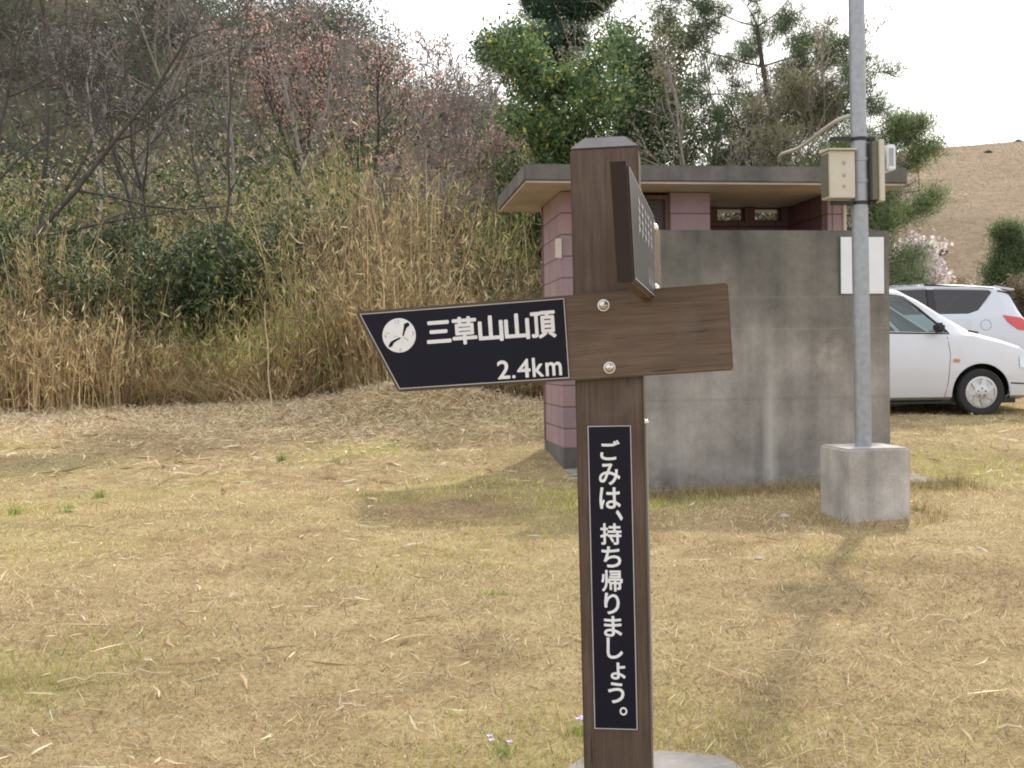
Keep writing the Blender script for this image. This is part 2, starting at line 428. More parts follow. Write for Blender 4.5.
BARE = dict(n=[7, 5, 4, 3], wig=.13, up=[.03, .05, .04, .02], rmin=.006, depth=4, start=[.3, .2, .2, .1], kids=[1.7, 1.1, 1.0, .9], ang=(22, 58), len=(.35, .62), taper=.35)
def tree(name, label, cat, loc, height, P, seed, trunk_r, bark, lean=(0, 0), leaves=None, group=None, crown='crown', tube=4):
    o = empty(name, loc, label=label, cat=cat, group=group)
    T = Tree(seed)
    stems = P.get('stems', 1)
    for k in range(stems):
        jit = Vector((T.r.uniform(-.35, .35), T.r.uniform(-.3, .3), 0)) if stems > 1 else Vector((0, 0, 0))
        base = Vector((0, 0, -.25)) + jit*.05
        T.grow(base, Vector((lean[0], lean[1], 1)) + jit*1.2, height*T.r.uniform(.8, 1) if k else height, trunk_r*(1 if k == 0 else .75), 0, P)
    seg_mesh('trunk', T.segs[0], bark, o, 8)
    if leaves is None:
        seg_mesh('branches', T.segs[1], bark, o, tube)
        return o, T
    seg_mesh('branches', T.segs[1], bark, o, tube)
    tips = np.array(T.tips); dirs = np.array(T.dirs)
    V = []; C = []
    for lf in (leaves if isinstance(leaves, list) else [leaves]):
        cnt = lf['count']; idx = np.repeat(np.arange(len(tips)), cnt)
        if lf.get('frac', 1) < 1: idx = idx[rng.random(len(idx)) < lf['frac']]
        clump = pick([(1, 1, 1)], len(tips), .22)[idx]
        Pp = tips[idx] + rng.normal(size=(len(idx), 3))*np.array(lf['sig'])
        D = dirs[idx]*lf.get('along', 0) + np.array([0, 0, lf.get('dz', 0)])
        V.append(leafquads(Pp, lf['size'], lf['aspect'], D)); C.append(np.clip(pick(lf['col'], len(idx), .2)*clump, .004, .9))
    quads_mesh(crown, np.concatenate(V), np.concatenate(C), M_leaf, o)
    return o, T

def gz(x, y): return float(H(x, y))
F_PX = 1081.
def at(px, D):      # x in metres of picture column px at distance D
    return (px-512)/F_PX*D

exec_veg = True
# ------------------------------------------------------------------ tall dry grass thicket on the bank
STRAW = [(.62, .47, .27), (.48, .355, .20), (.76, .62, .38), (.30, .215, .13), (.56, .47, .24)]
LEAFY = [(.48, .45, .17), (.33, .37, .10), (.58, .52, .24), (.24, .31, .07), (.46, .37, .20)]
def thicket():
    m = 560
    cx_ = rng.uniform(-13.5, 2.4, m); cd = np.concatenate([rng.uniform(-.55, .5, m//3), rng.gamma(1.7, 1.35, m-m//3)])
    cy_ = foot(cx_) + cd
    ch = rng.uniform(.75, 1.25, m)*(.85+.3*np.sin(cx_*1.15+.4)*np.cos(cy_*.6))*np.where(cd < .6, .68, 1)*(1-.10*sstep((-cx_-3.6)/2))*(1+.32*np.exp(-((cx_+2.7)/1.3)**2))*np.where((cx_ < -3.8) & (cd > 1.5), .72, 1)
    cl = rng.uniform(0, 2*np.pi, m); cs = rng.uniform(.16, .42, m); ct = rng.uniform(.55, 1.2, m)
    cn = rng.integers(12, 46, m)
    idx = np.repeat(np.arange(m), cn); n = len(idx)
    ox = rng.normal(0, 1, n)*cs[idx]; oy = rng.normal(0, 1, n)*cs[idx]*.7
    x = cx_[idx]+ox; y = np.maximum(cy_[idx]+oy, foot(x)-.28-.38*np.sin(x*1.9+1)*np.sin(x*.83)-rng.random(n)*.2); d = y-foot(x)
    k = y < 25.5; x, y, d, ox, oy, idx = x[k], y[k], d[k], ox[k], oy[k], idx[k]; n = len(x)
    z = H(x, y)-.05
    hh = 2.15*ch[idx]*rng.uniform(.55, 1.25, n)*np.where(x > .4, .8, 1)
    P = np.stack([x, y, z], -1)
    ang = np.arctan2(oy + .35*np.sin(cl[idx]), ox + .35*np.cos(cl[idx])) + rng.normal(0, .5, n); lean = np.abs(rng.normal(.12, .26, n))
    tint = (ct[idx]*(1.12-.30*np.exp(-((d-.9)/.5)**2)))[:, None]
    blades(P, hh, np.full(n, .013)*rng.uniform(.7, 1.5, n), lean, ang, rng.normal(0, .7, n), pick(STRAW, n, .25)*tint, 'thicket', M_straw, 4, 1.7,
           label='tall tangled dry grass and dwarf bamboo stalks along the foot of the bank', cat='thicket', kind='stuff')
    # leaves on the stalks, denser towards the top
    k = 10; idx = np.repeat(np.arange(n), k); t = rng.beta(2.4, 1.3, len(idx))
    L = np.stack([np.cos(ang), np.sin(ang), 0*ang], -1)
    up = hh[idx]*(t - .35*lean[idx]*t**1.7*.8)
    Q = P[idx] + L[idx]*(hh[idx]*lean[idx]*t**1.7)[:, None]; Q[:, 2] += up
    Q += rng.normal(size=Q.shape)*.05
    dd = np.zeros((len(idx), 3)); dd[:, 2] = rng.choice([-.9, .5], len(idx))
    V = leafquads(Q, .15, .125, dd)
    green = (np.sin(Q[:, 0]*1.3+1)+np.sin(Q[:, 2]*2.2+Q[:, 0]*.6) + rng.normal(size=len(idx))*.8 + (t-.6)*2.4) > 1.15
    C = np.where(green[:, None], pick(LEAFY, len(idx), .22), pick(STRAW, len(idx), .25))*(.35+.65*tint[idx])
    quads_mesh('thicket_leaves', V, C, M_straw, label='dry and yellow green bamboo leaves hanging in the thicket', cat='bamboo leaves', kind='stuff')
    # tangled, fallen stalks at the foot
    n2 = 8000; x = rng.uniform(-13, 1.6, n2); y = foot(x)-.45-.35*np.sin(x*2.1)*np.sin(x*.7)+np.abs(rng.normal(0, .6, n2)); z = H(x, y)+rng.uniform(0, .12, n2)
    blades(np.stack([x, y, z], -1), rng.uniform(.25, .9, n2), np.full(n2, .010), rng.uniform(.4, 2.2, n2), rng.uniform(0, 2*np.pi, n2), rng.uniform(0, 3, n2),
           pick(STRAW+[(.14, .10, .06)], n2, .3), 'fallen_stalks', M_straw, 3, 1.4, label='bent and fallen dry stalks lying at the foot of the thicket', cat='dry stalks', kind='stuff')
thicket()

def inner_growth():
    m = 420; cx_ = rng.uniform(-13, 1.2, m); cy_ = foot(cx_)+rng.uniform(.35, 3.2, m); r_ = rng.uniform(.12, .42, m)
    cz_ = H(cx_, cy_)+rng.uniform(.15, 1.9, m)
    per = 42; idx = np.repeat(np.arange(m), per)
    P = np.stack([cx_, cy_, cz_], -1)[idx]+rng.normal(size=(m*per, 3))*r_[idx][:, None]*.7
    V = leafquads(P, .085, .4)
    C = pick(GREEN2, len(idx), .25)*rng.uniform(.55, 1.5, m)[idx][:, None]
    quads_mesh('creeping_growth', V, np.clip(C, .01, .9), M_leaf, label='dark leafy vines and small shrubs growing between the dry stalks', cat='undergrowth', kind='stuff')
GREEN2 = [(.05, .08, .035), (.08, .12, .045), (.13, .18, .06), (.11, .10, .06), (.24, .28, .12)]
inner_growth()

# undergrowth that fills the bank above the front row
def undergrowth():
    n = 60000
    x = rng.uniform(-22, 6, n); y = foot(x)+1.2+rng.gamma(2, 4.5, n)
    k = (y < 46); x, y = x[k], y[k]; n = len(x)
    g = np.sin(x*.8+y*.5)+np.sin(x*.35-y*.9+2)
    z = H(x, y) + rng.gamma(2, .38, n)*(1+.5*np.clip(g, -.8, 1))*np.where(x > 1.5, .5, 1)
    P = np.stack([x, y, z], -1)
    V = leafquads(P, .16, .42)
    pale = (y > 26)
    C = np.where((g+rng.normal(size=n)*.7 > -.1)[:, None], pick([(.08, .13, .045), (.13, .18, .06), (.055, .09, .035)], n, .25), pick([(.26, .21, .12), (.34, .28, .15), (.14, .12, .07), (.20, .23, .08)], n, .25))
    C = np.where(pale[:, None] & (rng.random(n) < .7)[:, None], pick([(.36, .30, .19), (.28, .23, .15)], n, .2), C)
    quads_mesh('undergrowth', V, C, M_leaf, label='tangled green and brown undergrowth covering the bank behind the tall grass', cat='undergrowth', kind='stuff')
undergrowth()

# far wood on the left hill: one mass
def woodland():
    m = 1500; x = rng.uniform(-58, 9, m); y = rng.uniform(34, 72, m)
    z = HL(x, y); rad = rng.uniform(.9, 2.1, m)*np.where(x > -1, .75, 1)
    kind = rng.random(m); per = 210
    idx = np.repeat(np.arange(m), per)
    q = unit(rng.normal(size=(len(idx), 3)))*rng.random((len(idx), 1))**.4
    P = np.stack([x, y, z], -1)[idx] + q*rad[idx][:, None]*np.array([1, 1, 1.1]); P[:, 2] += rad[idx]*.75
    V = leafquads(P, .30, .25)
    pal = .9*np.array([(.12, .15, .10), (.095, .13, .085), (.20, .175, .155), (.24, .21, .19), (.17, .155, .14), (.28, .20, .165)])
    kk = np.searchsorted([.26, .46, .66, .82, .96], kind)
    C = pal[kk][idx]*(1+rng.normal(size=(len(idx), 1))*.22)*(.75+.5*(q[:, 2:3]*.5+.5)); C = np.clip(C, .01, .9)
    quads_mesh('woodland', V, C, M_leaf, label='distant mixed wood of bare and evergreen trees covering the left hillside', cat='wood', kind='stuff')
woodland()

# ------------------------------------------------------------------ trees on the bank
def P_(**k): d = dict(BARE); d.update(k); return d
def put(px, D, dz=0): x = at(px, D); return (x, D, gz(x, D)+dz)
GB = 'bare trees on the bank'
bare = [
    (-95, 17.6, 7.2, .065, (.95, .1), 'dark bare tree leaning right from the left edge over the thicket', dict(kids=[1.5, .9, .7, .6])),
    (-30, 18.5, 6.0, .06, (.25, 0), 'bare tree with crossing dark limbs at the far left edge', {}),
    (213, 17.6, 5.6, .035, (.02, 0), 'slender crooked sapling rising alone left of the red budded trees', dict(kids=[.7, .8, .7, .5], wig=.10, ang=(15, 40))),
    (185, 19.2, 4.4, .055, (-.35, 0), 'bare tree forking low above the pale slope, leaning left', {}),
    (150, 20.5, 4.8, .05, (-.1, 0), 'thin bare tree beside the low forked one', {}),
    (95, 21.5, 5.2, .06, (.15, 0), 'bare grey tree in front of the pale slope', dict(stems=2)),
    (245, 22.5, 5.4, .06, (.1, 0), 'many stemmed bare tree just left of the red buds', dict(stems=3)),
    (40, 25, 6.2, .07, (.2, 0), 'tall bare tree far back at the upper left', dict(stems=2)),
    (320, 24, 4.6, .06, (0, 0), 'bare tree rising behind the dark shrub', dict(stems=2)),
]
for i, (px, D, h_, r_, ln, lab, kw) in enumerate(bare):
    tree('bare_tree', lab, 'tree', put(px, D), h_, P_(**kw), 100+i, r_, M_bark if i not in (5, 6, 8) else M_barkgrey, ln, None, GB)
# red budded trees
bud = [(325, 27.5, 4.2, .06, (0, 0), 'red budded tree furthest left, against the wooded hill', .26),
       (372, 28.5, 3.9, .06, (.1, 0), 'red budded tree standing second from the left on the slope', .2),
       (425, 22.5, 3.7, .05, (.2, 0), 'pinkish twiggy tree in the middle of the budding group', .12),
       (468, 20.0, 2.7, .04, (.25, 0), 'low twiggy budding tree nearest the restroom roof', .10),
       (388, 19.0, 2.6, .04, (.1, 0), 'grey twiggy multi stemmed tree right of the dark shrub', .06),
       (498, 24, 2.3, .04, (.1, 0), 'small budding tree beside the evergreen behind the restroom', .08)]
for i, (px, D, h_, r_, ln, lab, fr) in enumerate(bud):
    P = P_(stems=3, depth=4, kids=[1.6, 1.15, .95, .75], up=[.02, .07, .06, .04], rmin=.006, start=[.15, .15, .15, .1], ang=(18, 46), len=(.4, .66))
    lv = [dict(count=3, frac=fr, sig=(.10, .10, .10), size=.095 if D > 23 else .06, aspect=.5, col=[(.66, .33, .25), (.70, .42, .34), (.64, .48, .43), (.54, .42, .38)]),
          dict(count=1, frac=.3, sig=(.06, .06, .06), size=.09, aspect=.2, col=[(.42, .33, .30), (.35, .28, .25)])]
    tree('budding_tree', lab, 'tree', put(px, D), h_, P, 200+i, r_, M_barkgrey if i > 1 else M_bark, ln, lv, 'budding trees on the bank')
# evergreen shrubs
SH = dict(n=[4, 3, 3], wig=.22, up=[.02, .05, .02], rmin=.006, depth=2, start=[.05, .1], kids=[2.2, 1.6], ang=(30, 75), len=(.45, .8), taper=.4, stems=3)
GREEN = [(.045, .08, .035), (.07, .11, .045), (.10, .15, .06), (.24, .28, .20)]  # last, palest tone paints glints of light on the leaves
shr = [(150, 18.0, 2.9, 'tall dark evergreen shrub under the leaning bare tree', GREEN, 0),
       (75, 17.9, 2.7, 'broad dark shrub behind the straw near the left edge', GREEN, 0),
       (222, 18.7, 2.8, 'dark evergreen shrub below the slender sapling', GREEN, 0),
       (385, 19.4, 3.0, 'glossy shrub right of the darkest shrub on the bank top', GREEN+[(.16, .2, .07)], 0),
       (330, 18.6, 2.9, 'dark glossy evergreen shrub topping the thicket under the red buds', GREEN, 0),
       (262, 18.2, 2.7, 'evergreen shrub with yellow green shoots left of the darkest shrub', GREEN+[(.20, .24, .05)], 0),
       (205, 18.4, 2.4, 'evergreen shrub halfway along the bank behind the tallest straw', GREEN, 0),
       (128, 18.6, 2.5, 'dense dark shrub in the left half of the thicket', GREEN, 0),
       (40, 17.2, 2.5, 'dark leafy shrub at the left edge behind the straw', GREEN, 0),
       (85, 18.6, 2.8, 'mid green shrub between the two dark left shrubs', GREEN+[(.16, .19, .06)], 0),
       (-25, 18, 3.0, 'tall dark shrub mostly cut by the left picture edge', GREEN, 0),
       (420, 17.6, 1.9, 'small shrub with dark leaves above the arrow board tip', GREEN, 0),
       (515, 20.5, 2.6, 'light green shrub beside the left end of the restroom roof', [(.13, .17, .06), (.18, .2, .08), (.09, .13, .05)], 0)]
for i, (px, D, h_, lab, cl, _) in enumerate(shr):
    tree('evergreen_shrub', lab, 'shrub', put(px, D), h_*.62, SH, 300+i, .035, M_bark, (0, 0),
         dict(count=15, sig=(.20, .20, .17), size=.095, aspect=.42, col=cl), 'evergreen shrubs on the bank')

# ------------------------------------------------------------------ trees behind the restroom
BL = dict(n=[7, 5, 4, 3], wig=.12, up=[.02, .06, .03], rmin=.007, depth=3, start=[.2, .2, .2], kids=[2.2, 1.5, 1.2], ang=(28, 62), len=(.32, .52), taper=.4, rk=.55)
PN = dict(n=[9, 6, 4, 3], wig=.10, up=[.03, .03, .06], rmin=.008, depth=3, start=[.35, .25, .2], kids=[2.0, 1.5, 1.4], ang=(50, 82), len=(.20, .36), taper=.35, flatten=.6, rk=.42)
def needles(cl, n=34, size=.16, sig=.10): return dict(count=int(n*.62), sig=(sig, sig, sig*.7), size=size, aspect=.09, col=cl, along=.6, dz=.35)
DKP = [(.055, .11, .075), (.08, .14, .09), (.11, .17, .10)]
MDP = [(.17, .26, .11), (.23, .31, .12), (.29, .32, .16), (.13, .20, .10)]
BLt = {**BL, 'start': [.05, .15, .2], 'kids': [2.8, 1.6, 1.2], 'len': (.24, .46), 'n': [9, 5, 4, 3]}
tree('pine_tree', 'tall dark pine behind the evergreens, its top cut by the picture edge', 'tree', put(572, 25), 9.4, {**PN, 'start': [.4, .15, .15], 'len': (.12, .22), 'kids': [4.6, 2.0, 1.5]}, 17, .16, M_barkpine, (-.02, 0), needles(DKP, 70, .2, .17))
tree('evergreen_tree', 'leafy evergreen tree with yellowish shoots, left of the sign post top', 'tree', put(588, 18.8), 5.0, BLt, 12, .09, M_bark, (-.03, 0),
     [dict(count=9, sig=(.15, .15, .14), size=.10, aspect=.42, col=[(.11, .19, .08), (.15, .24, .10), (.22, .30, .12)]),
      dict(count=1, frac=.3, sig=(.15, .15, .15), size=.11, aspect=.5, col=[(.60, .58, .08)])])
tree('evergreen_tree', 'rounded mid green evergreen directly behind the sign post cap', 'tree', put(622, 20), 6.2, BLt, 13, .10, M_bark, (0, 0),
     dict(count=8, sig=(.17, .17, .15), size=.11, aspect=.42, col=[(.11, .19, .09), (.16, .24, .11), (.22, .29, .13)]))
tree('evergreen_tree', 'sparse evergreen between the bare trunks and the sign post', 'tree', put(652, 21.5), 6.2, {**BLt, 'kids': [2.2, 1.5, 1.2]}, 14, .08, M_bark, (.02, 0),
     dict(count=8, sig=(.2, .2, .17), size=.11, aspect=.42, col=[(.20, .27, .12), (.27, .33, .15), (.32, .34, .18)]))
tree('evergreen_tree', 'low olive evergreen peeping over the roof right of the sign post', 'tree', put(690, 18.5), 2.6, {**BLt, 'kids': [2.2, 1.5, 1.2]}, 15, .06, M_bark, (.02, 0),
     dict(count=8, sig=(.2, .2, .17), size=.10, aspect=.42, col=[(.16, .19, .08), (.22, .25, .11), (.25, .24, .14)]))
for i, (px, D, h_, lab) in enumerate([(705, 19.5, 5.4, 'upright bare tree with pale thin stems above the restroom roof'), (733, 21.5, 5.4, 'bare many stemmed tree left of the long pine'), (764, 18, 3.0, 'short twiggy tree just over the middle of the restroom roof'), (683, 23, 6.6, 'tall bare tree rising behind the sparse evergreen')]):
    tree('bare_tree', lab, 'tree', put(px, D), h_, P_(stems=3, ang=(14, 42), up=[.03, .08, .06, .05], kids=[1.6, 1.1, .9, .7], start=[.12, .15, .15, .1]), 400+i, .05, M_barkgrey, (0, 0),
         dict(count=2, sig=(.09, .09, .09), size=.07, aspect=.4, col=[(.42, .36, .28), (.36, .34, .20)], frac=.7), 'bare trees behind the restroom')
tree('pine_tree', 'brownish green spreading pine above the middle of the roof', 'tree', put(757, 19.0), 4.9, {**PN, 'ang': (35, 75), 'len': (.28, .45), 'flatten': .9, 'kids': [2.4, 1.7, 1.5]}, 21, .09, M_barkpine, (.1, 0), needles([(.33, .29, .20), (.26, .30, .15), (.37, .32, .23)], 18, .13, .15))
tree('pine_tree', 'tall crooked pine with open flat limbs beside the light pole', 'tree', put(797, 20.5), 7.4, {**PN, 'wig': .15, 'start': [.40, .3, .2], 'len': (.20, .38), 'kids': [2.8, 1.9, 1.5], 'flatten': .35, 'shape': 'flat', 'ang': (60, 88)}, 22, .11, M_barkpine, (-.03, 0), needles([(.09, .15, .08), (.13, .19, .10), (.18, .23, .12)], 64, .12, .085))
tree('pine_tree', 'bushy bright green pine low behind the roof and the light pole', 'tree', put(828, 18.5), 3.9, {**PN, 'start': [.25, .2, .2], 'len': (.30, .46), 'kids': [2.4, 1.7, 1.4]}, 23, .08, M_barkpine, (0, 0), needles(MDP, 30, .13, .13))
tree('pine_tree', 'pine reaching past the right end of the roof', 'tree', put(862, 19), 4.4, {**PN, 'start': [.6, .25, .2], 'len': (.20, .32), 'kids': [2.2, 1.6, 1.4], 'ang': (40, 75)}, 24, .07, M_barkpine, (.04, 0), needles(MDP, 30, .12, .13))
# behind the cars
CH = dict(n=[4, 5, 4, 3], wig=.15, up=[.02, .02, .02], rmin=.008, depth=3, start=[.2, .2, .1], kids=[2.0, 1.5, 1.2], ang=(35, 75), len=(.5, .8), taper=.4)
tree('cherry_tree', 'pale pink cherry in blossom between the concrete wall and the grass hill', 'tree', put(878, 22), 2.1, CH, 31, .09, M_bark, (.25, 0),
     dict(count=22, sig=(.10, .10, .09), size=.085, aspect=.8, col=[(.84, .76, .76), (.78, .67, .67), (.88, .82, .81)], frac=.8))
tree('cherry_tree', 'small blossoming cherry further right behind the white cars', 'tree', put(915, 23.5), 1.5, CH, 32, .06, M_bark, (.3, 0),
     dict(count=18, sig=(.11, .11, .09), size=.085, aspect=.8, col=[(.82, .74, .73), (.74, .64, .63)], frac=.8))
tree('pine_tree', 'young bushy green pine at the right edge behind the cars', 'tree', put(1014, 30), 3.9, {**PN, 'start': [.12, .2, .2], 'len': (.20, .32), 'kids': [2.4, 1.6, 1.4], 'shape': 'cone'}, 33, .08, M_barkpine, (0, 0), needles([(.11, .17, .08), (.14, .21, .085), (.18, .22, .12)], 34, .16, .2))
for i, (px, D, h_, lab) in enumerate([(915, 26, 1.7, 'brown twiggy bush behind the roof of the rear car, left part'), (950, 28, 1.9, 'brown leafless bush above the rear car roof'), (985, 27, 1.7, 'dry brown bush at the foot of the young pine'), (870, 24, 2.2, 'brown bush hidden mostly by the concrete wall'), (1035, 26, 2.0, 'olive brown bush at the right picture edge')]):
    tree('leafless_bush', lab, 'bush', put(px, D), h_, P_(stems=5, ang=(15, 50), depth=3), 500+i, .02, M_barkgrey, (0, 0),
         dict(count=5, sig=(.1, .1, .1), size=.07, aspect=.4, col=[(.20, .15, .10), (.15, .14, .07), (.26, .2, .13)]), 'leafless bushes behind the cars')
for i, (px, py, D) in enumerate([(989, 197, 84), (1020, 186, 90), (944, 233, 66)]):
    x = at(px, D); z = float(HR(x, D))
    tree('hill_bush', ['lone dark bush left on the open grass hill', 'lone dark bush at the right edge of the grass hill', 'small dark bush low on the grass hill'][i], 'bush', (x, D, z), (.22, .22, .18)[i], SH, 600+i, .02, M_bark, (0, 0),
         dict(count=10, sig=(.09, .09, .06), size=.10, aspect=.5, col=[(.05, .05, .045)]), 'bushes on the grass hill')

def hill_tufts():
    n = 60000; x = rng.uniform(10, 75, n); y = rng.uniform(40, 96, n); z = HR(x, y)
    k = z > 0; x, y, z = x[k], y[k], z[k]; n = len(x)
    blades(np.stack([x, y, z], -1), rng.uniform(.04, .11, n), rng.uniform(.04, .10, n), rng.uniform(.2, 1, n), rng.uniform(0, 6.28, n), rng.normal(0, .5, n),
           pick([(.36, .285, .20), (.33, .26, .18), (.40, .32, .23)], n, .08), 'hill_grass', M_straw, 1, 1.2, label='short dry grass covering the open hill at the right', cat='grass', kind='stuff')
hill_tufts()

# ------------------------------------------------------------------ lawn blades and litter
def lawn():
    rings = [(1.9, 3.6, 13500), (3.6, 5.5, 7200), (5.5, 8.5, 3000), (8.5, 12, 1100), (12, 17, 620)]
    Ps, hs, ws = [], [], []
    for a, b, dens in rings:
        area = (b*b-a*a)*.62
        area += (b-a)*2.0
        n = int(area*dens)
        D = np.sqrt(rng.uniform(a*a, b*b, n)); X = rng.uniform(-1, 1, n)*(.60*D+1.0)
        s = (a+b)/2
        Ps.append(np.stack([X, D, H(X, D)-.002], -1)); hs.append(rng.gamma(3, .0060, n)*(.9+.06*s)); ws.append(rng.uniform(.0008, .0026, n)*(.85+.25*s))
    P = np.concatenate(Ps); h = np.concatenate(hs); w = np.concatenate(ws); n = len(P)
    x, y = P[:, 0], P[:, 1]
    m = ~(((x-.335)/.28)**2+((y-2.42)/.42)**2 < 1) & ~((x > 2.0) & (x < 2.62) & (y > 6.75) & (y < 7.3))
    # none under the wall, slab and building
    u = (x-.474)*.991 + (y-10.04)*.134; v = -(x-.474)*.134 + (y-10.04)*.991
    m &= ~((u > -.02) & (u < 2.85) & (v > -1.8) & (v < 1.3))
    P, h, w = P[m], h[m], w[m]; x, y = P[:, 0], P[:, 1]; n = len(P)
    patch = np.sin(x*1.3+.5)*np.sin(y*.9+1.1) + .6*np.sin(x*2.9-y*1.7) + .5*np.sin(x*.5+y*2.3+1) + rng.normal(size=n)*.55
    near = np.exp(-((x-.8)/.9)**2-((y-3.0)/.7)**2)*1.0 + np.exp(-((x-4.3)/1.4)**2-((y-9)/1.2)**2)*1.6 + np.exp(-((x+.6)/1.8)**2-((y-8.3)/1.6)**2)*.7 + np.exp(-((x-.2)/.6)**2-((y-9.4)/.6)**2)
    g = patch*.85 + near - .5*np.exp(-((x+1.6)/1.6)**2-((y-4)/1.6)**2)
    brown = np.sin(x*.9+2)*np.cos(y*.8) + .7*np.sin(x*2.1+y*1.9) + rng.normal(size=n)*.6
    C = np.where((g > 1.05)[:, None], pick([(.52, .51, .17), (.60, .56, .22), (.42, .45, .13)], n, .2), pick([(.66, .52, .30), (.75, .62, .38), (.50, .375, .215), (.85, .74, .50), (.31, .22, .13)], n, .26, [.3, .28, .2, .12, .10]))
    C = np.where(((brown > .7) & (g < 1.05))[:, None], pick([(.44, .31, .19), (.52, .38, .23), (.34, .24, .15)], n, .2), C)
    big = .5+.5*np.sin(x*.8+1.2)*np.cos(y*.62+.4); C = C*(.93+.22*big)[:, None]
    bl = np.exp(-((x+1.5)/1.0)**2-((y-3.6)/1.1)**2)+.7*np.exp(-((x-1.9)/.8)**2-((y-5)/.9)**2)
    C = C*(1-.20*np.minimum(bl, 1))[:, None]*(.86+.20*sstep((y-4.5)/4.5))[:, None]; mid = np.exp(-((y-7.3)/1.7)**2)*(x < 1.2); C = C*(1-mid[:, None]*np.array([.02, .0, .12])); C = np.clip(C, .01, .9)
    upright = (g > 1.05)
    lean = np.where(upright, rng.uniform(.2, 1.0, n), rng.uniform(.5, 2.4, n))
    blades(P, h*np.where(upright, 1.15, .8), w, lean, rng.uniform(0, 6.283, n), rng.uniform(0, 6.283, n), C, 'lawn_grass', M_straw, 2, 1.15,
           label='short dry winter grass with greener patches covering the clearing', cat='grass', kind='stuff')
    print('lawn blades', n)
    # straw litter lying flat, paler and longer
    n = 13000; D = np.sqrt(rng.uniform(2.0**2, 16.5**2, n)); X = rng.uniform(-.62, .62, n)*D
    k = rng.random(n) < (.35+.65*(X < -.02*D)); X, D = X[k], D[k]; n = len(X)
    u = (X-.474)*.991 + (D-10.04)*.134; v = -(X-.474)*.134 + (D-10.04)*.991
    k = ~((u > -.02) & (u < 2.85) & (v > -1.8) & (v < 1.3)) & ~(((X-.335)/.3)**2+((D-2.42)/.44)**2 < 1); X, D = X[k], D[k]; n = len(X)
    Z = H(X, D)+rng.uniform(.008, .02, n)
    a = rng.uniform(0, 6.283, n); L = rng.gamma(2.2, .028, n)*np.where(D > 9, 1.7, 1); W = L*.05+.0022
    W = np.where(D > 8, W*1.5, W)
    d = np.stack([np.cos(a), np.sin(a), rng.normal(0, .12, n)], -1); s = np.stack([-np.sin(a), np.cos(a), rng.normal(0, .4, n)], -1)
    P = np.stack([X, D, Z], -1); bend = s*(L*rng.normal(0, .05, n))[:, None]
    V = np.concatenate([np.stack([P, P+s*W[:, None]*.3, P+d*L[:, None]*.5+bend+s*W[:, None]*.5, P+d*L[:, None]*.5+bend-s*W[:, None]*.5], 1),
                        np.stack([P+d*L[:, None]*.5+bend-s*W[:, None]*.5, P+d*L[:, None]*.5+bend+s*W[:, None]*.5, P+d*L[:, None]+s*W[:, None]*.15, P+d*L[:, None]], 1)], 0)
    C = pick([(.72, .62, .42), (.80, .72, .54), (.54, .42, .26), (.40, .27, .15), (.24, .15, .08)], n, .15)
    quads_mesh('straw_litter', V, np.concatenate([C, C]), M_straw, label='pale broken straw scattered over the dry lawn', cat='straw', kind='stuff')
    # cut straw and brown leaves in front of the thicket and on the mound
    n = 42000; X = rng.uniform(-11.5, 1.0, n); D = foot(X)-.2-rng.gamma(1.6, .95, n); k = (D > 9.5); X, D = X[k], D[k]
    mx = rng.normal(-1.2, 1.2, 9000); my = rng.normal(14.7, .7, 9000); X = np.concatenate([X, mx]); D = np.concatenate([D, my]); n = len(X)
    u = (X-.474)*.991 + (D-10.04)*.134; v = -(X-.474)*.134 + (D-10.04)*.991
    k = ~((u > -.1) & (v < 1.4)); X, D = X[k], D[k]; n = len(X)
    Z = H(X, D)+rng.gamma(1.5, .02, n)
    dd = rng.normal(size=(n, 3))*np.array([1, 1, .35])
    V = leafquads(np.stack([X, D, Z], -1), .11, .09, unit(dd)*1.5)
    C = pick([(.78, .66, .46), (.68, .55, .36), (.84, .75, .56), (.48, .31, .19), (.24, .15, .10)], n, .18, [.32, .28, .27, .08, .05])
    quads_mesh('cut_straw', V, C, M_straw, label='heaped cut straw and brown leaves in front of the thicket', cat='straw', kind='stuff')
    n = 700; X = rng.normal(-1.3, 1.3, n); D = rng.normal(14.9, .6, n); k = (X < .25); X, D = X[k], D[k]; n = len(X)
    blades(np.stack([X, D, H(X, D)+rng.uniform(0, .05, n)], -1), rng.uniform(.05, .3, n), rng.uniform(.006, .014, n), rng.uniform(1, 4, n), rng.uniform(0, 6.28, n), rng.uniform(0, 6.28, n),
           pick([(.14, .09, .06), (.28, .2, .14), (.44, .36, .27)], n, .25), 'brush_heap', M_straw, 2, 1.2, label='broken twigs and brush lying on the low straw heap left of the restroom', cat='brushwood', kind='stuff')
    # coarse tufts along wall foot and footing
    n = 5200; U = rng.uniform(-.1, 2.9, n); Vv = -1.8 - rng.gamma(1.3, .13, n)
    X = .474+U*.991-Vv*.134; Y = 10.04+U*.134+Vv*.991
    n3 = 500; th = rng.uniform(0, 6.28, n3); X = np.concatenate([X, 2.32+.42*np.cos(th)*rng.uniform(.8, 1.2, n3)]); Y = np.concatenate([Y, 7.02+.42*np.sin(th)*rng.uniform(.8, 1.2, n3)])
    n = len(X); P = np.stack([X, Y, H(X, Y)], -1)
    blades(P, rng.uniform(.03, .13, n), rng.uniform(.003, .006, n), rng.uniform(.1, 1.3, n), rng.uniform(0, 6.28, n), rng.uniform(0, 6.28, n),
           pick([(.42, .32, .18), (.36, .24, .14), (.26, .26, .09), (.5, .4, .25)], n, .2), 'wall_foot_grass', M_straw, 2, 1.5, label='longer dry grass growing along the foot of the concrete wall', cat='grass', kind='stuff')
lawn()

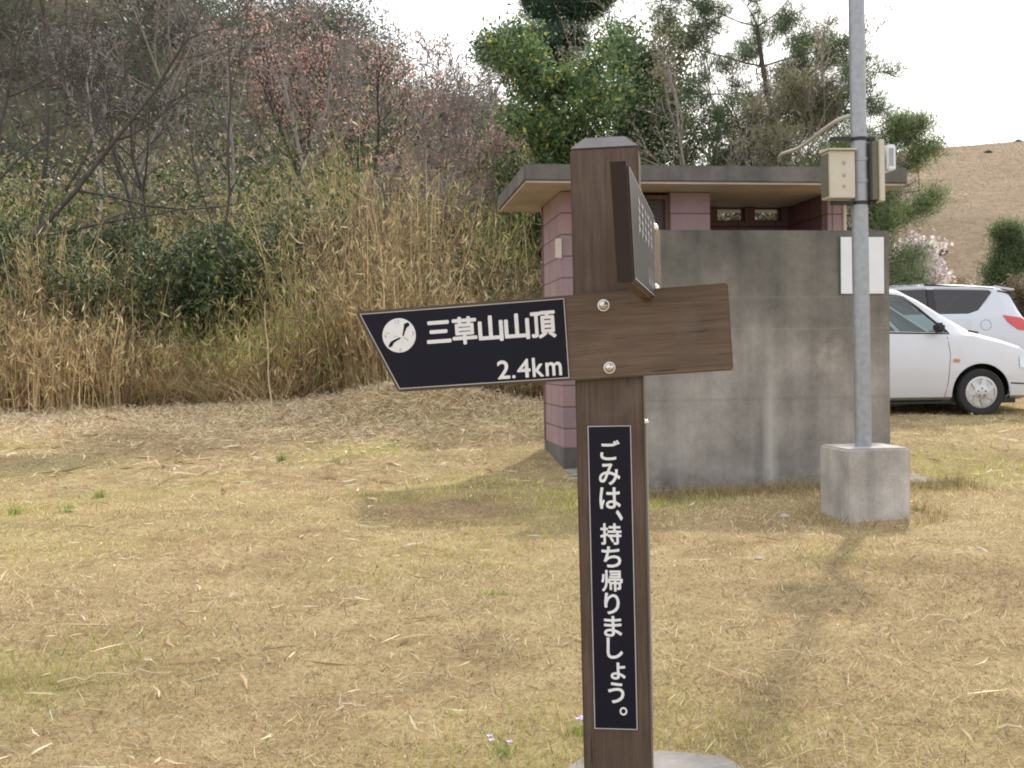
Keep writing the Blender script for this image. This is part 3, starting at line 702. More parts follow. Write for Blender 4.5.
def tuft(name, label, cat, x, y, n, h, cl, group=None, spread=.022):
    P = np.stack([rng.normal(0, spread, n), rng.normal(0, spread, n), np.zeros(n)], -1)
    o = blades(P, rng.uniform(.4, 1, n)*h, rng.uniform(.003, .007, n), rng.uniform(.1, .9, n), rng.uniform(0, 6.28, n), rng.uniform(0, 6.28, n), pick(cl, n, .15), name, M_leaf, 2, 1.5)
    o.location = (x, y, gz(x, y)); tag(o, label, cat, group)
    return o
GT = [(.30, .37, .11), (.40, .45, .16), (.24, .31, .09)]
def gpos(px, py):
    D = 6.
    for _ in range(30): D = (1.05-gz(at(px, D), D))*F_PX/max(4, (py-(359.5-(px-512)*.014)))
    return at(px, D), D
for px, py, lab, n, h in [(281, 462, 'bright green grass tuft on the straw in front of the thicket', 90, .14), (97, 498, 'low green tuft at the left, nearer the camera', 70, .10), (66, 513, 'small green tuft left of the others', 60, .08), (335, 463, 'faint green tuft right of the bright one', 40, .1), (490, 596, 'flat green patch on the lawn left of the signpost', 60, .035), (12, 515, 'green tuft at the left picture edge', 60, .1)]:
    x, y = gpos(px, py); tuft('grass_tuft', lab, 'grass tuft', x, y, n, h, GT, 'green tufts on the dry lawn')

# small wild flowers
def flower(name, label, px, py, c, n, size):
    x, y = gpos(px, py)
    o = empty(name, (x, y, gz(x, y)), label=label, cat='flower')
    P = np.stack([rng.normal(0, .03, 40), rng.normal(0, .03, 40), np.zeros(40)], -1)
    blades(P*.6, rng.uniform(.02, .05, 40), rng.uniform(.003, .006, 40), rng.uniform(.3, 1.2, 40), rng.uniform(0, 6.28, 40), rng.uniform(0, 6.28, 40), pick(GT, 40), 'leaves', M_leaf, 2, parent=o)
    mb = MB()
    m = plain(name+'_petal', c, .6, var=.1)
    for k in range(n):
        cx, cy, cz = rng.normal(0, .022), rng.normal(0, .02), rng.uniform(.035, .055)
        for j in range(5):
            a = j*2*math.pi/5; d = Vector((math.cos(a), math.sin(a)*.8, .5)).normalized()*size; s = Vector((-math.sin(a), math.cos(a), 0))*size*.45
            p = Vector((cx, cy, cz)); mb.add([p, p+d*.6+s, p+d, p+d*.6-s], [(0, 1, 2, 3)])
    mb.build('petals', m, o)
flower('violet_flower', 'tiny pale violet flowers in the grass left of the sign post foot', 577, 737, (.62, .50, .85), 3, .011)
flower('violet_flower', 'tiny pale violet flowers further left near the bottom edge', 500, 757, (.62, .50, .85), 3, .010)
flower('dandelion', 'yellow dandelion beside the right side of the pole footing', 917, 511, (.80, .60, .03), 1, .03)

# ------------------------------------------------------------------ signpost
post = empty('signpost', (.224, 2.38, 0), (0, R(-.6), R(-8.8)), label='dark brown wooden trail signpost with white on black plates in the foreground', cat='signpost')
HW = .075
mb = MB(); mb.box((-HW, 0, -.3), (HW, 2*HW, 1.512)); mb.build('post', M_postwood, post, bevel=.004)
# bevelled cap
cp = MB(); a, b_, z0, z1 = HW+.001, HW-.030, 1.512, 1.541
cp.add([(-a, -.001, z0), (a, -.001, z0), (a, 2*HW+.001, z0), (-a, 2*HW+.001, z0), (-b_, .030, z1), (b_, .030, z1), (b_, 2*HW-.030, z1), (-b_, 2*HW-.030, z1)],
       [(0, 3, 2, 1), (4, 5, 6, 7), (0, 1, 5, 4), (1, 2, 6, 5), (2, 3, 7, 6), (3, 0, 4, 7)])
cp.build('cap', M_capm, post, bevel=.002)

def text_mesh(s, size, off=0.0, align='LEFT'):
    """filled text as verts / faces in its own xy plane"""
    cu = bpy.data.curves.new('t', 'FONT'); cu.body = s; cu.size = size; cu.offset = off; cu.align_x = align; cu.resolution_u = 4
    o = bpy.data.objects.new('t', cu); col.objects.link(o)
    dg = bpy.context.evaluated_depsgraph_get(); me = bpy.data.meshes.new_from_object(o.evaluated_get(dg))
    vs = [v.co.copy() for v in me.vertices]; fs = [tuple(p.vertices) for p in me.polygons]
    bpy.data.objects.remove(o); bpy.data.curves.remove(cu); bpy.data.meshes.remove(me)
    return vs, fs
def fit_text(mb, s, x0, x1, z0, z1, y, off=.0, M=None, plane='xz', size=1.0):
    vs, fs = text_mesh(s, size, 0)
    if not vs: print('NO GLYPH', s); return
    ax = min(v.x for v in vs); bx = max(v.x for v in vs); az = min(v.y for v in vs); bz = max(v.y for v in vs)
    base = []
    for v in vs:
        p = (x0+(v.x-ax)/(bx-ax)*(x1-x0), z0+(v.y-az)/(bz-az)*(z1-z0))
        q = Vector((p[0], y, p[1])) if plane == 'xz' else Vector((y, p[0], p[1]))
        base.append(M @ q if M else q)
    # heavier strokes: slightly shifted copies, each a hair further out
    if off <= 0: mb.add(base, fs); return
    r = off*.085
    for k in range(9):
        a = k*math.pi/4; dx, dz = (r*math.cos(a), r*math.sin(a)) if k < 8 else (0, 0)
        mb.add([v + (Vector((dx, -k*3e-5, dz)) if plane == 'xz' else Vector((k*3e-5, dx, dz))) for v in base], fs)
def flat(mb, poly, y, M=None, plane='xz'):
    mk = (lambda a, b: Vector((a, y, b))) if plane == 'xz' else (lambda a, b: Vector((y, a, b)))
    vs = [mk(a, b) for a, b in poly]
    if M: vs = [M @ v for v in vs]
    mb.add(vs, [tuple(range(len(poly)))])
def shrink(poly, d):
    """inset a convex polygon"""
    n = len(poly); c = Vector((sum(p[0] for p in poly)/n, sum(p[1] for p in poly)/n)); out = []
    P = [Vector(p) for p in poly]
    for i in range(n):
        a, b, e = P[i-1], P[i], P[(i+1) % n]
        def line(p, q):
            t = (q-p).normalized(); nn = Vector((-t.y, t.x))
            if nn.dot(c-p) < 0: nn = -nn
            return p+nn*d, t
        p1, t1 = line(a, b); p2, t2 = line(b, e)
        den = t1.x*t2.y-t1.y*t2.x; s = ((p2-p1).x*t2.y-(p2-p1).y*t2.x)/den
        out.append(tuple(p1+t1*s))
    return out
def plate(parent, poly, y, plane='xz', sgn=-1, border=.0022, inset=.004):
    """thin plate with a fine pale border line; sgn = outward direction along the third axis"""
    pm = MB(); pm.prism(poly, y, y+sgn*.0025, plane=plane); pl = pm.build('plate', M_plate, parent)
    o_ = shrink(poly, .0006); i_ = shrink(poly, .0006+border)
    bm_ = MB(); yy = y+sgn*.0031
    mk = (lambda a, b: Vector((a, yy, b))) if plane == 'xz' else (lambda a, b: Vector((yy, a, b)))
    n = len(poly); bm_.add([mk(*p) for p in o_]+[mk(*p) for p in i_], [(i, (i+1) % n, n+(i+1) % n, n+i) for i in range(n)])
    bm_.build('border', M_border, pl)
    return pl, y+sgn*.0034
def bolt(parent, M, r=.0105):
    b = MB(); b.lathe([(r*1.25, 0), (r*1.25, .0015), (r, .0016), (r*.98, .004), (r*.8, .0075), (r*.4, .0095), (.0004, .010)], 20, M)
    b.build('bolt', M_steel, parent, smooth=True)

# arrow board pointing left: front of the post
bc = Vector((0, 0, 1.100)); tilt = R(-2.5)
arm = empty('x'); bpy.data.objects.remove(arm)
ab_poly = [(-.565, .094), (-.4788, -.094), (.265, -.094), (.265, .094)]
mb = MB(); mb.prism(ab_poly, -.018, .012)
board = mb.build('arrow_board', M_boardwood, post, bevel=.003)
board.location = bc; board.rotation_euler = (0, tilt, 0)
pp = [(-.556, .0885), (-.4745, -.0885), (-.088, -.0885), (-.088, .0885)]
pl, ly = plate(board, pp, -.0181)
tx = MB()
for i, ch in enumerate('三草山山頂'):
    x0 = -.401 + i*.0590; w_ = .0525; hh = (.0045, .0615)
    z0, z1 = {'三': (.011, .0575), '草': (.004, .0625), '山': (.006, .0605), '頂': (.005, .0615)}[ch]
    fit_text(tx, ch, x0, x0+w_, z0, z1, ly, .022)
tx.build('lettering', M_letter, pl); tx = MB()
x = -.247
for ch, w_, z0, z1 in [('2', .026, -.0795, -.0400), ('.', .006, -.0795, -.0740), ('4', .028, -.0795, -.0400), ('k', .023, -.0795, -.0390), ('m', .034, -.0795, -.0510)]:
    fit_text(tx, ch, x, x+w_, z0, z1, ly, .012); x += w_+.0062
tx.build('lettering', M_letter, pl)
# clock face emblem
cx, cz, r_ = -.466, .033, .0385
em = MB(); flat(em, [(cx+r_*math.cos(t*math.pi/32), cz+r_*math.sin(t*math.pi/32)) for t in range(64)], ly); emb = em.build('emblem', M_letter, pl)
def E(u, v): return (cx+(u-380)/265*r_, cz-(v-400)/265*r_)
def lp(pts): return [E(*p) for p in pts]
ih = MB(); y2 = ly-.0004
flat(ih, lp([(432, 415), (452, 418), (478, 350), (510, 290), (552, 265), (558, 240), (540, 212), (505, 215), (470, 232), (462, 285), (445, 350)]), y2)
flat(ih, lp([(408, 436), (385, 432), (330, 450), (280, 470), (240, 490), (212, 530), (200, 560), (222, 580), (238, 568), (262, 560), (285, 515), (330, 485), (395, 455)]), y2)
ih.build('emblem_hands', M_plate, emb)
ig = MB()
flat(ig, lp([(445, 442), (455, 436), (530, 478), (515, 490)]), y2); flat(ig, lp([(178, 357), (235, 348), (240, 358), (180, 364)]), y2)
flat(ig, lp([(300, 410), (330, 400), (365, 418), (362, 426), (330, 410), (302, 420)]), y2)
for s_, u, v, w_, h_ in [('12', 365, 188, 70, 56), ('3', 603, 378, 34, 56), ('6', 388, 620, 36, 56), ('9', 163, 405, 38, 52)]:
    a0 = E(u-w_/2, v+h_/2); a1 = E(u+w_/2, v-h_/2); fit_text(ig, s_, a0[0], a1[0], a0[1], a1[1], y2)
ig.build('emblem_marks', M_inkgrey, emb)
for z in (.066, -.071): bolt(board, Matrix.Translation((-.004+(.004 if z < 0 else 0), -.018, z)) @ Matrix.Rotation(math.pi, 4, 'Z'))

# second board: fixed to the right face, pointing at the camera
sb = MB(); sb.prism([(-.66, .094), (-.575, -.094), (.30, -.094), (.30, .094)], 0, .027, plane='yz')
sboard = sb.build('arrow_board', M_boardwood2, post, bevel=.003, label='upper arrow board pointing towards the camera')
sboard.location = (.0755, .02, 1.270); sboard.rotation_euler = (0, 0, R(-2.2))
pl2, lx = plate(sboard, [(-.650, .0885), (-.570, -.0885), (.0, -.0885), (.0, .0885)], .0271, 'yz', 1)
en = MB(); en.prism([(-.6625, .094), (-.5775, -.094), (-.575, -.094), (-.66, .094)], .0005, .0265, plane='yz'); en.build('end_face', plain('shaded_end_grain', (.03, .02, .02), .8), sboard)  # thin cap over the near end grain, its shade painted into the dark colour
pl2.data.materials[0] = M_plate2
sm = MB()   # lettering, illegible at this angle: plain strokes of the same height and rhythm
def stroke(y0, z0, y1, z1, w=.007):
    d = Vector((y1-y0, z1-z0)).normalized(); n_ = Vector((-d.y, d.x))*w/2
    flat(sm, [(y0-n_.x, z0-n_.y), (y1-n_.x, z1-n_.y), (y1+n_.x, z1+n_.y), (y0+n_.x, z0+n_.y)], lx, plane='yz')
rr = random.Random(4)
for k in range(5):
    sm = MB(); c0 = -.47+k*.082
    for j in range(4): stroke(c0, .012+j*.016, c0+.045, .012+j*.016+rr.uniform(-.003, .003))
    stroke(c0+.02, .004, c0+.02, .066); stroke(c0+rr.uniform(0, .01), .0, c0+.045, .03)
    sm.build('lettering', M_letter2, pl2)
sm = MB()
for k in range(4): stroke(-.22+k*.045, -.078, -.22+k*.045, -.04); stroke(-.22+k*.045, -.078, -.195+k*.045, -.06)
sm.build('lettering', M_letter2, pl2)
for z in (.068, -.068): bolt(sboard, Matrix.Translation((.027, .05, z)) @ Matrix.Rotation(-math.pi/2, 4, 'Z'), .0115)

# vertical notice plate on the front of the post
vp = [(-.050, .2266), (.047, .2266), (.047, .902), (-.050, .902)]
pl3, ly3 = plate(post, vp, -.0001)
tv = MB(); S = .0470
zc = lambda py: 1.05+(358-py)/453.5
for ch, py in zip('ごみは持ち帰りましょう', (450, 474, 498, 534, 557, 581, 604, 627, 649, 672, 694)):
    w_, h_ = {'し': (.034, .045), 'り': (.032, .046), 'ょ': (.031, .036), 'う': (.034, .045), 'ご': (.041, .042), 'ま': (.038, .044), 'ち': (.041, .045)}.get(ch, (.045, .046))
    xc = {'ょ': .006, 'う': .001, 'り': -.004, 'し': 0, 'ご': -.001}.get(ch, -.003)
    fit_text(tv, ch, xc-w_/2, xc+w_/2, zc(py)-h_/2, zc(py)+h_/2, ly3, .0125)
fit_text(tv, '、', .010, .023, zc(520), zc(510.5), ly3, .015)
fit_text(tv, '。', .008, .024, zc(716.5), zc(708.5), ly3, .006)
tv.build('lettering', M_letter, pl3)
# plate on the right face
pr = MB(); pr.box((HW, .02, .22), (HW+.003, .125, .9)); pr.build('side_plate', M_edge, post)
for z in (.905,): bolt(post, Matrix.Translation((HW, .03, z)) @ Matrix.Rotation(-math.pi/2, 4, 'Z'), .007)
# signpost footing
ft = MB(); pts = [(.07, 2.2), (.075, 2.66), (.16, 2.80), (.38, 2.845), (.545, 2.80), (.60, 2.66), (.60, 2.2), (.5, 2.0), (.18, 2.0)]
ft.prism(pts, -.15, .012, plane='xy'); ft.build('sign_footing', M_slab, None, bevel=.012, label='low rough concrete pad around the foot of the signpost', cat='concrete pad')

# ------------------------------------------------------------------ restroom building
TH = R(7.7)
wc = empty('restroom', (.474, 10.04, 0), (0, 0, TH), label='small flat roofed restroom of pink concrete blocks behind the signpost', cat='restroom')
rf = MB(); rf.box((-.405, -.46, 2.622), (3.165, 1.46, 2.768)); roof = rf.build('roof', M_roof, wc, bevel=.01)
so = MB(); so.box((-.39, -.445, 2.604), (3.15, 1.445, 2.621)); so.build('soffit', M_soffit, roof)
b1 = MB(); Z = 2.603
b1.box((0, 0, .22), (.76, .14, Z)); b1.box((.0, .142, .22), (.14, .98, Z)); b1.box((1.042, 0, .22), (1.431, .14, Z)); b1.box((2.595, 0, .22), (2.737, .14, Z))
b1.build('wall', M_block, wc, bevel=.004)
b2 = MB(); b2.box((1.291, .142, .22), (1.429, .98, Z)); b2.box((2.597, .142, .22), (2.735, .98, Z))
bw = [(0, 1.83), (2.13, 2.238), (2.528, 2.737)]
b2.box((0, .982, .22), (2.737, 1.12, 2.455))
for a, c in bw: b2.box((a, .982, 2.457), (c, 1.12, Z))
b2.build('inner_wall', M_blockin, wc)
pb = MB(); pb.box((.003, .003, -.1), (.757, .137, .218)); pb.box((.003, .139, -.1), (.137, 1.117, .218)); pb.box((1.045, .003, -.1), (1.428, .98, .218)); pb.box((2.598, .003, -.1), (2.734, 1.117, .218)); pb.box((.139, .985, -.1), (2.596, 1.117, .218))
pb.build('plinth', M_roof, wc)
for a, c in ((1.83, 2.13), (2.238, 2.528)):
    w = MB(); t = .014
    w.box((a, 1.02, 2.457), (c, 1.06, 2.457+t)); w.box((a, 1.02, 2.585), (c, 1.06, 2.585+t)); w.box((a, 1.02, 2.457+t), (a+t, 1.06, 2.585)); w.box((c-t, 1.02, 2.457+t), (c, 1.06, 2.585))
    w.build('window', M_dark, wc)
d = MB(); d.box((.762, .02, 0), (.80, .11, Z-.03)); d.box((1.0, .02, 0), (1.04, .11, Z-.03)); d.box((.80, .02, Z-.07), (1.0, .11, Z-.03)); fr = d.build('door', M_brown, wc)
d = MB(); d.box((.802, .05, .05), (.998, .085, Z-.072)); d.build('door_panel', M_dark, fr)
d = MB(); d.tube([(.98, .02, 1.0), (.98, -.02, 1.0), (.98, -.02, 1.2), (.98, .02, 1.2)], .006); d.build('handle', M_steel, fr)
d = MB(); d.tube([(2.775, .03, 0), (2.775, .03, 2.602)], .022, 12); d.build('downpipe', M_cream, wc, smooth=True)
d = MB(); d.box((-.02, -1.76, -.1), (2.80, -.003, .022)); d.build('floor_slab', M_slab, wc, bevel=.006)
d = MB(); d.box((-.06, -.04, 1.98), (-.003, .0, 2.16)); d.build('wall_bracket', M_cream, wc, bevel=.003)

scr = empty('screen_wall', (.474, 10.04, 0), (0, 0, TH), label='weathered grey concrete screen wall in front of the restroom', cat='concrete wall')
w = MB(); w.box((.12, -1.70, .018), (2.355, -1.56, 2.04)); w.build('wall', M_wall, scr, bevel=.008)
wb = empty('blank_board', (.474, 10.04, 0), (0, 0, TH), label='blank white board fixed to the right end of the concrete wall', cat='board')
w = MB(); w.box((1.938, -1.716, 1.535), (2.300, -1.702, 1.985)); w.build('panel', M_white, wb, bevel=.002)
w = MB(); w.box((1.929, -1.714, 1.533), (1.937, -1.703, 1.987)); w.build('edge', M_green, wb)

# ------------------------------------------------------------------ light pole
pole = empty('utility_pole', (2.287, 7.03, 0), (0, R(-.55), TH), label='galvanised steel pole with switch boxes standing in a concrete block', cat='pole')
p = MB(); p.tube([(0, 0, .3), (0, 0, 1.6), (0, 0, 2.4), (0, 0, 6.2)], [.053, .053, .051, .047], 24); p.build('shaft', M_galv, pole, smooth=True)
f = MB(); f.box((-.215, -.205, -.2), (.215, .205, .455))
ftn = f.build('footing', M_conc, pole, bevel=.014, seg=3); ftn.rotation_euler = (0, R(.62), 0); ftn.location = (0, 0, 0)
# left switch box with hood
bx = MB(); bx.box((-.235, -.075, 2.055), (-.062, .05, 2.355)); box1 = bx.build('switch_box', M_cream, pole, bevel=.004)
bx = MB(); bx.prism([(-.095, 2.357), (.06, 2.357), (.06, 2.385), (-.095, 2.368)], -.245, -.056, plane='yz'); bx.build('hood', M_cream, box1, bevel=.002)
bx = MB(); bx.box((-.242, -.06, 2.07), (-.237, .04, 2.34)); bx.build('side_shade', M_creamshade, box1)  # thin sheet painting the left face of the box as shaded
for z in (2.12, 2.19, 2.27): 
    hb = MB(); hb.box((-.145, -.081, z), (-.130, -.077, z+.018)); hb.build('latch', M_galv, box1)
# right box seen from its edge, shadow side painted in dark cream
bx = MB(); bx.box((.062, -.06, 2.045), (.102, .09, 2.42)); box2 = bx.build('switch_box', M_creamshade, pole, bevel=.003)
bx = MB(); bx.box((.104, -.075, 2.035), (.140, .09, 2.43)); bx.build('cover', M_cream, box2, bevel=.003)
# floodlight
fl = MB(); fl.box((.165, -.06, 2.235), (.225, .07, 2.40)); fld = fl.build('floodlight', M_white, pole, bevel=.008)
fl = MB(); fl.box((.178, -.063, 2.262), (.207, -.0605, 2.375)); fl.build('lens', M_galv, fld)
fl = MB(); fl.tube([(.14, .02, 2.30), (.166, .02, 2.31)], .012); fl.build('bracket', M_galv, fld)
for z in (2.03, 2.44, 2.17, 2.31):
    s = MB(); s.lathe([(.0545, z-.011), (.056, z-.011), (.056, z+.011), (.0545, z+.011)], 24, Matrix.Rotation(R(90), 4, 'X'))
    o = s.build('band', M_black if z in (2.03, 2.44) else M_galv, pole, smooth=True)
for z in (2.03, 2.44):
    s = MB(); s.box((-.20, -.03, z-.012), (-.056, .0, z+.012)); s.build('bracket', M_black, pole); s = MB(); s.box((.056, -.03, z-.012), (.10, .0, z+.012)); s.build('bracket', M_black, pole)
cb = MB()
def bez(P, n=24):
    out = []
    for i in range(n+1):
        t = i/n; q = [Vector(p) for p in P]
        while len(q) > 1: q = [q[k].lerp(q[k+1], t) for k in range(len(q)-1)]
        out.append(q[0])
    return out
cb.tube(bez([(2.27, 7.05, 2.60), (2.06, 7.25, 2.66), (2.06, 7.6, 2.32), (2.10, 8.4, 2.72), (2.40, 9.66, 2.78)]), .014, 10)
cb.build('conduit', plain('conduit_grey', (.42, .40, .35), .6), None, smooth=True, label='pale flexible conduit running from the pole to the restroom roof', cat='conduit')

# ------------------------------------------------------------------ cars
M_paint = plain('white_car_paint', (.62, .64, .69), .30, var=.01, coat=.8)
M_paint2 = plain('silver_white_car_paint', (.55, .58, .65), .33, .1, var=.01, coat=.8)
M_trim = plain('black_car_trim', (.015, .015, .016), .5)
M_tyre = plain('tyre_rubber', (.022, .022, .024), .8)
M_hub = plain('hubcap_silver', (.52, .53, .55), .35, .6, var=.03)
M_seat = plain('seat_cloth', (.16, .15, .15), .9)
M_red = plain('tail_light_red', (.55, .02, .03), .2, coat=1)
M_orange = plain('marker_orange', (.60, .14, .02), .3, coat=1)
M_lampglass = plain('headlamp_lens', (.60, .64, .68), .12, .4, coat=1)
def glass(name, tint, op):
    m, nt, b = mat(name)
    tr = nt.nodes.new('ShaderNodeBsdfTransparent'); tr.inputs[0].default_value = (*tint, 1)
    gl = nt.nodes.new('ShaderNodeBsdfGlossy'); gl.inputs['Roughness'].default_value = .03
    fr_ = nt.nodes.new('ShaderNodeFresnel'); fr_.inputs[0].default_value = 1.5
    mx = nt.nodes.new('ShaderNodeMixShader'); nt.links.new(math_(nt, 'ADD', fr_.outputs[0], op), mx.inputs[0])
    nt.links.new(tr.outputs[0], mx.inputs[1]); nt.links.new(gl.outputs[0], mx.inputs[2]); nt.links.new(mx.outputs[0], nt.nodes['Material Output'].inputs[0])
    return m
M_glass = glass('car_glass', (.62, .74, .70), .06)
M_glassdark = glass('dark_car_glass', (.10, .11, .13), .04)

class Car:
    """lofted shell along +x (nose at +x), window openings cut through it"""
    def __init__(s, st): # stations: x, zbottom, zbelt, ztop, halfwidth, roof halfwidth
        s.st = np.array(st, float)
    def p(s, x): return [np.interp(x, s.st[:, 0], s.st[:, k]) for k in range(1, 6)]
    def ring(s, x):
        zb, ze, zt, hw, hr = s.p(x)
        a = [(0, zb), (hw*.82, zb), (hw*.955, zb+.05), (hw*.985, zb+.16), (hw, zb+(ze-zb)*.45), (hw*.995, zb+(ze-zb)*.62), (hw*.975, ze-.07), (hw*.945, ze)]
        k = hr+.035
        e = (hw*.945, ze)
        f_ = (k, zt-.055)
        a += [(e[0]+(f_[0]-e[0])*t, e[1]+(f_[1]-e[1])*t) for t in (.33, .66, 1)]
        a += [(hr-.03, zt-.015), (hr*.6, zt+.003), (0, zt+.012)]
        return a
    def side(s, x, z):
        r = s.ring(x)[1:11]; return float(np.interp(z, [q[1] for q in r], [q[0] for q in r]))
    def shell(s, parent, paint, cuts, arches, name='body'):
        xs = np.unique(np.concatenate([np.linspace(s.st[0, 0], s.st[-1, 0], 70), s.st[:, 0]]))
        vs = []; n = None
        for x in xs:
            r = s.ring(x); full = r + [(-y, z) for y, z in r[-2:0:-1]]; n = len(full)
            vs += [(x, y, z) for y, z in full]
        fs = [(i*n+k, i*n+(k+1) % n, (i+1)*n+(k+1) % n, (i+1)*n+k) for i in range(len(xs)-1) for k in range(n)]
        fs += [tuple(range(n-1, -1, -1)), tuple(range((len(xs)-1)*n, len(xs)*n))]
        mb = MB(); mb.add(vs, fs); o = mb.build(name, paint, parent)
        bm = bmesh.new(); bm.from_mesh(o.data)
        def carve(poly, ia, ib, ok):
            """cut a convex polygon (axes ia, ib) out of the faces accepted by ok"""
            P = [Vector(q) for q in poly]; cen = sum(P, Vector((0, 0)))/len(P); rad = max((q-cen).length for q in P)
            for i in range(len(P)):
                p, q = P[i-1], P[i]; t = (q-p).normalized(); nn = Vector((-t.y, t.x))
                if nn.dot(cen-p) < 0: nn = -nn
                co = [0, 0, 0]; co[ia], co[ib] = p; no = [0, 0, 0]; no[ia], no[ib] = nn
                g = []
                for f in bm.faces:
                    if not ok(f): continue
                    xs_ = [v.co[ia] for v in f.verts]; zs_ = [v.co[ib] for v in f.verts]
                    if min(xs_) > cen.x+rad or max(xs_) < cen.x-rad or min(zs_) > cen.y+rad or max(zs_) < cen.y-rad: continue
                    g.append(f)
                es = set(e for f in g for e in f.edges); vv = set(v for f in g for v in f.verts)
                bmesh.ops.bisect_plane(bm, geom=g+list(es)+list(vv), dist=1e-5, plane_co=co, plane_no=no)
            kill = []
            for f in bm.faces:
                if not ok(f): continue
                c = f.calc_center_median(); c2 = Vector((c[ia], c[ib])); ins = True
                for i in range(len(P)):
                    p, q = P[i-1], P[i]; t = (q-p).normalized(); nn = Vector((-t.y, t.x))
                    if nn.dot(cen-p) < 0: nn = -nn
                    if nn.dot(c2-p) < 1e-5: ins = False; break
                if ins: kill.append(f)
            bmesh.ops.delete(bm, geom=kill, context='FACES')
        for c, plan in cuts:
            if plan: carve(c, 0, 1, lambda f: f.calc_center_median().z > .95 and f.normal.z > .15)
            else: carve(c, 0, 2, lambda f: abs(f.calc_center_median().y) > .42 and f.normal.z > -.5)
        for ax, az, ar in arches:
            carve([(ax+ar*math.cos(k*math.pi/18), az+ar*math.sin(k*math.pi/18)) for k in range(36)], 0, 2, lambda f: abs(f.calc_center_median().y) > .35)
        bm.to_mesh(o.data); bm.free()
        sd = o.modifiers.new('s', 'SOLIDIFY'); sd.thickness = .03; sd.offset = -1
        o.data.shade_smooth(); o.data.set_sharp_from_angle(angle=R(28))
        return o
    def patch(s, poly, off, side=-1, step=.08):
        """polygon in side view laid on the flank; off = distance outwards"""
        bm = bmesh.new(); v = [bm.verts.new((a, 0, b)) for a, b in poly]; f = bm.faces.new(v)
        bmesh.ops.triangulate(bm, faces=[f]); 
        bmesh.ops.subdivide_edges(bm, edges=bm.edges[:], cuts=3, use_grid_fill=True)
        for q in bm.verts: q.co.y = side*(s.side(q.co.x, q.co.z)+off)
        bm.verts.ensure_lookup_table()
        vs = [q.co.copy() for q in bm.verts]; fs = [tuple(w.index for w in f.verts) for f in bm.faces]; bm.free()
        return vs, fs
    def line(s, pts, w, off, side=-1):
        mb = MB(); P = []
        for (a, b), (c, d) in zip(pts, pts[1:]):
            n = max(2, int(math.hypot(c-a, d-b)/.06))
            P += [(a+(c-a)*i/n, b+(d-b)*i/n) for i in range(n)]
        P.append(pts[-1])
        mb.tube([(a, side*(s.side(a, b)+off), b) for a, b in P], w/2, 5)
        return mb

def wheel(parent, x, y, z, r, side, holes=7):
    t = MB(); M = Matrix.Translation((x, y, z)) @ (Matrix.Rotation(math.pi, 4, 'Z') if side > 0 else Matrix.Identity(4))
    t.lathe([(r*.62, -.02), (r*.64, -.085), (r*.72, -.10), (r*.93, -.098), (r*.985, -.08), (r, -.05), (r, .06), (r*.97, .09), (r*.6, .09)], 48, M)
    w = t.build('wheel', M_tyre, parent, smooth=True)
    h = MB(); R0, R1, R2, Rr = r*.10, r*.27, r*.57, r*.675
    h.lathe([(Rr, -.080), (Rr*.985, -.092), (R2*1.02, -.096), (R2, -.090), (R2, -.075)], 48, M)    # rim ring
    h.lathe([(R1*1.25, -.07), (R1*1.2, -.098), (R1, -.108), (R0, -.115), (.001, -.115)], 32, M)
    for k in range(holes):
        a = 2*math.pi*(k+.5)/holes
        def q(rad, da, yy): return M @ Vector((rad*math.cos(a+da), yy, rad*math.sin(a+da)))
        wd = math.pi/holes
        pts = [q(R1*1.1, -wd*.98, -.104), q(R1*1.1, wd*.98, -.104), q(R2*1.01, wd*.34, -.096), q(R2*1.01, -wd*.34, -.096)]
        bk = [q(R1*1.1, -wd*.98, -.075), q(R1*1.1, wd*.98, -.075), q(R2*1.01, wd*.34, -.075), q(R2*1.01, -wd*.34, -.075)]
        h.add(pts+bk, [(0, 1, 2, 3), (7, 6, 5, 4), (0, 4, 5, 1), (1, 5, 6, 2), (2, 6, 7, 3), (3, 7, 4, 0)])
    h.build('hubcap', M_hub, w, smooth=True)
    lg = MB()
    for k in range(5):
        a = 2*math.pi*k/5+.3; lg.lathe([(r*.035, -.117), (r*.03, -.1145), (.001, -.1145)], 8, M @ Matrix.Translation((r*.165*math.cos(a), 0, r*.165*math.sin(a))))
    lg.build('lug_nut', M_trim, w)
    bk = MB(); bk.lathe([(r*.66, -.074), (r*.66, -.05)], 24, M); bk.build('wheel_back', M_trim, w)

# -- minivan in front, nose to the right. x=0 at the front axle
gx = at(981, 13.85)
cz0 = gz(gx, 14.4)
mv = empty('parked_minivan', (gx, 13.85+.845, cz0-.02), (0, 0, R(1)), label='white minivan parked nose right beside the concrete wall, nearest of the two cars', cat='car')
st = [(-3.72, .45, .98, 1.0, .70, .60), (-3.66, .28, 1.02, 1.40, .78, .60), (-3.45, .22, 1.06, 1.60, .82, .60), (-2.6, .2, 1.08, 1.67, .845, .60), (-1.4, .2, 1.08, 1.69, .845, .60), (-1.0, .2, 1.07, 1.66, .845, .59),
      (-.72, .2, 1.06, 1.52, .845, .585), (-.42, .2, 1.05, 1.33, .845, .60), (-.08, .2, 1.03, 1.12, .845, .64), (.02, .2, 1.0, 1.075, .84, .66), (.3, .21, .93, 1.00, .835, .66), (.58, .21, .84, .91, .82, .63), (.78, .23, .76, .82, .75, .55), (.88, .28, .66, .71, .64, .42), (.93, .36, .56, .60, .50, .30)]
C1 = Car(st)
offy = -.845
sidewin = [(-1.19, 1.10), (-.40, 1.075), (-.42, 1.11), (-.74, 1.40), (-.93, 1.535), (-1.02, 1.555), (-1.19, 1.575)]
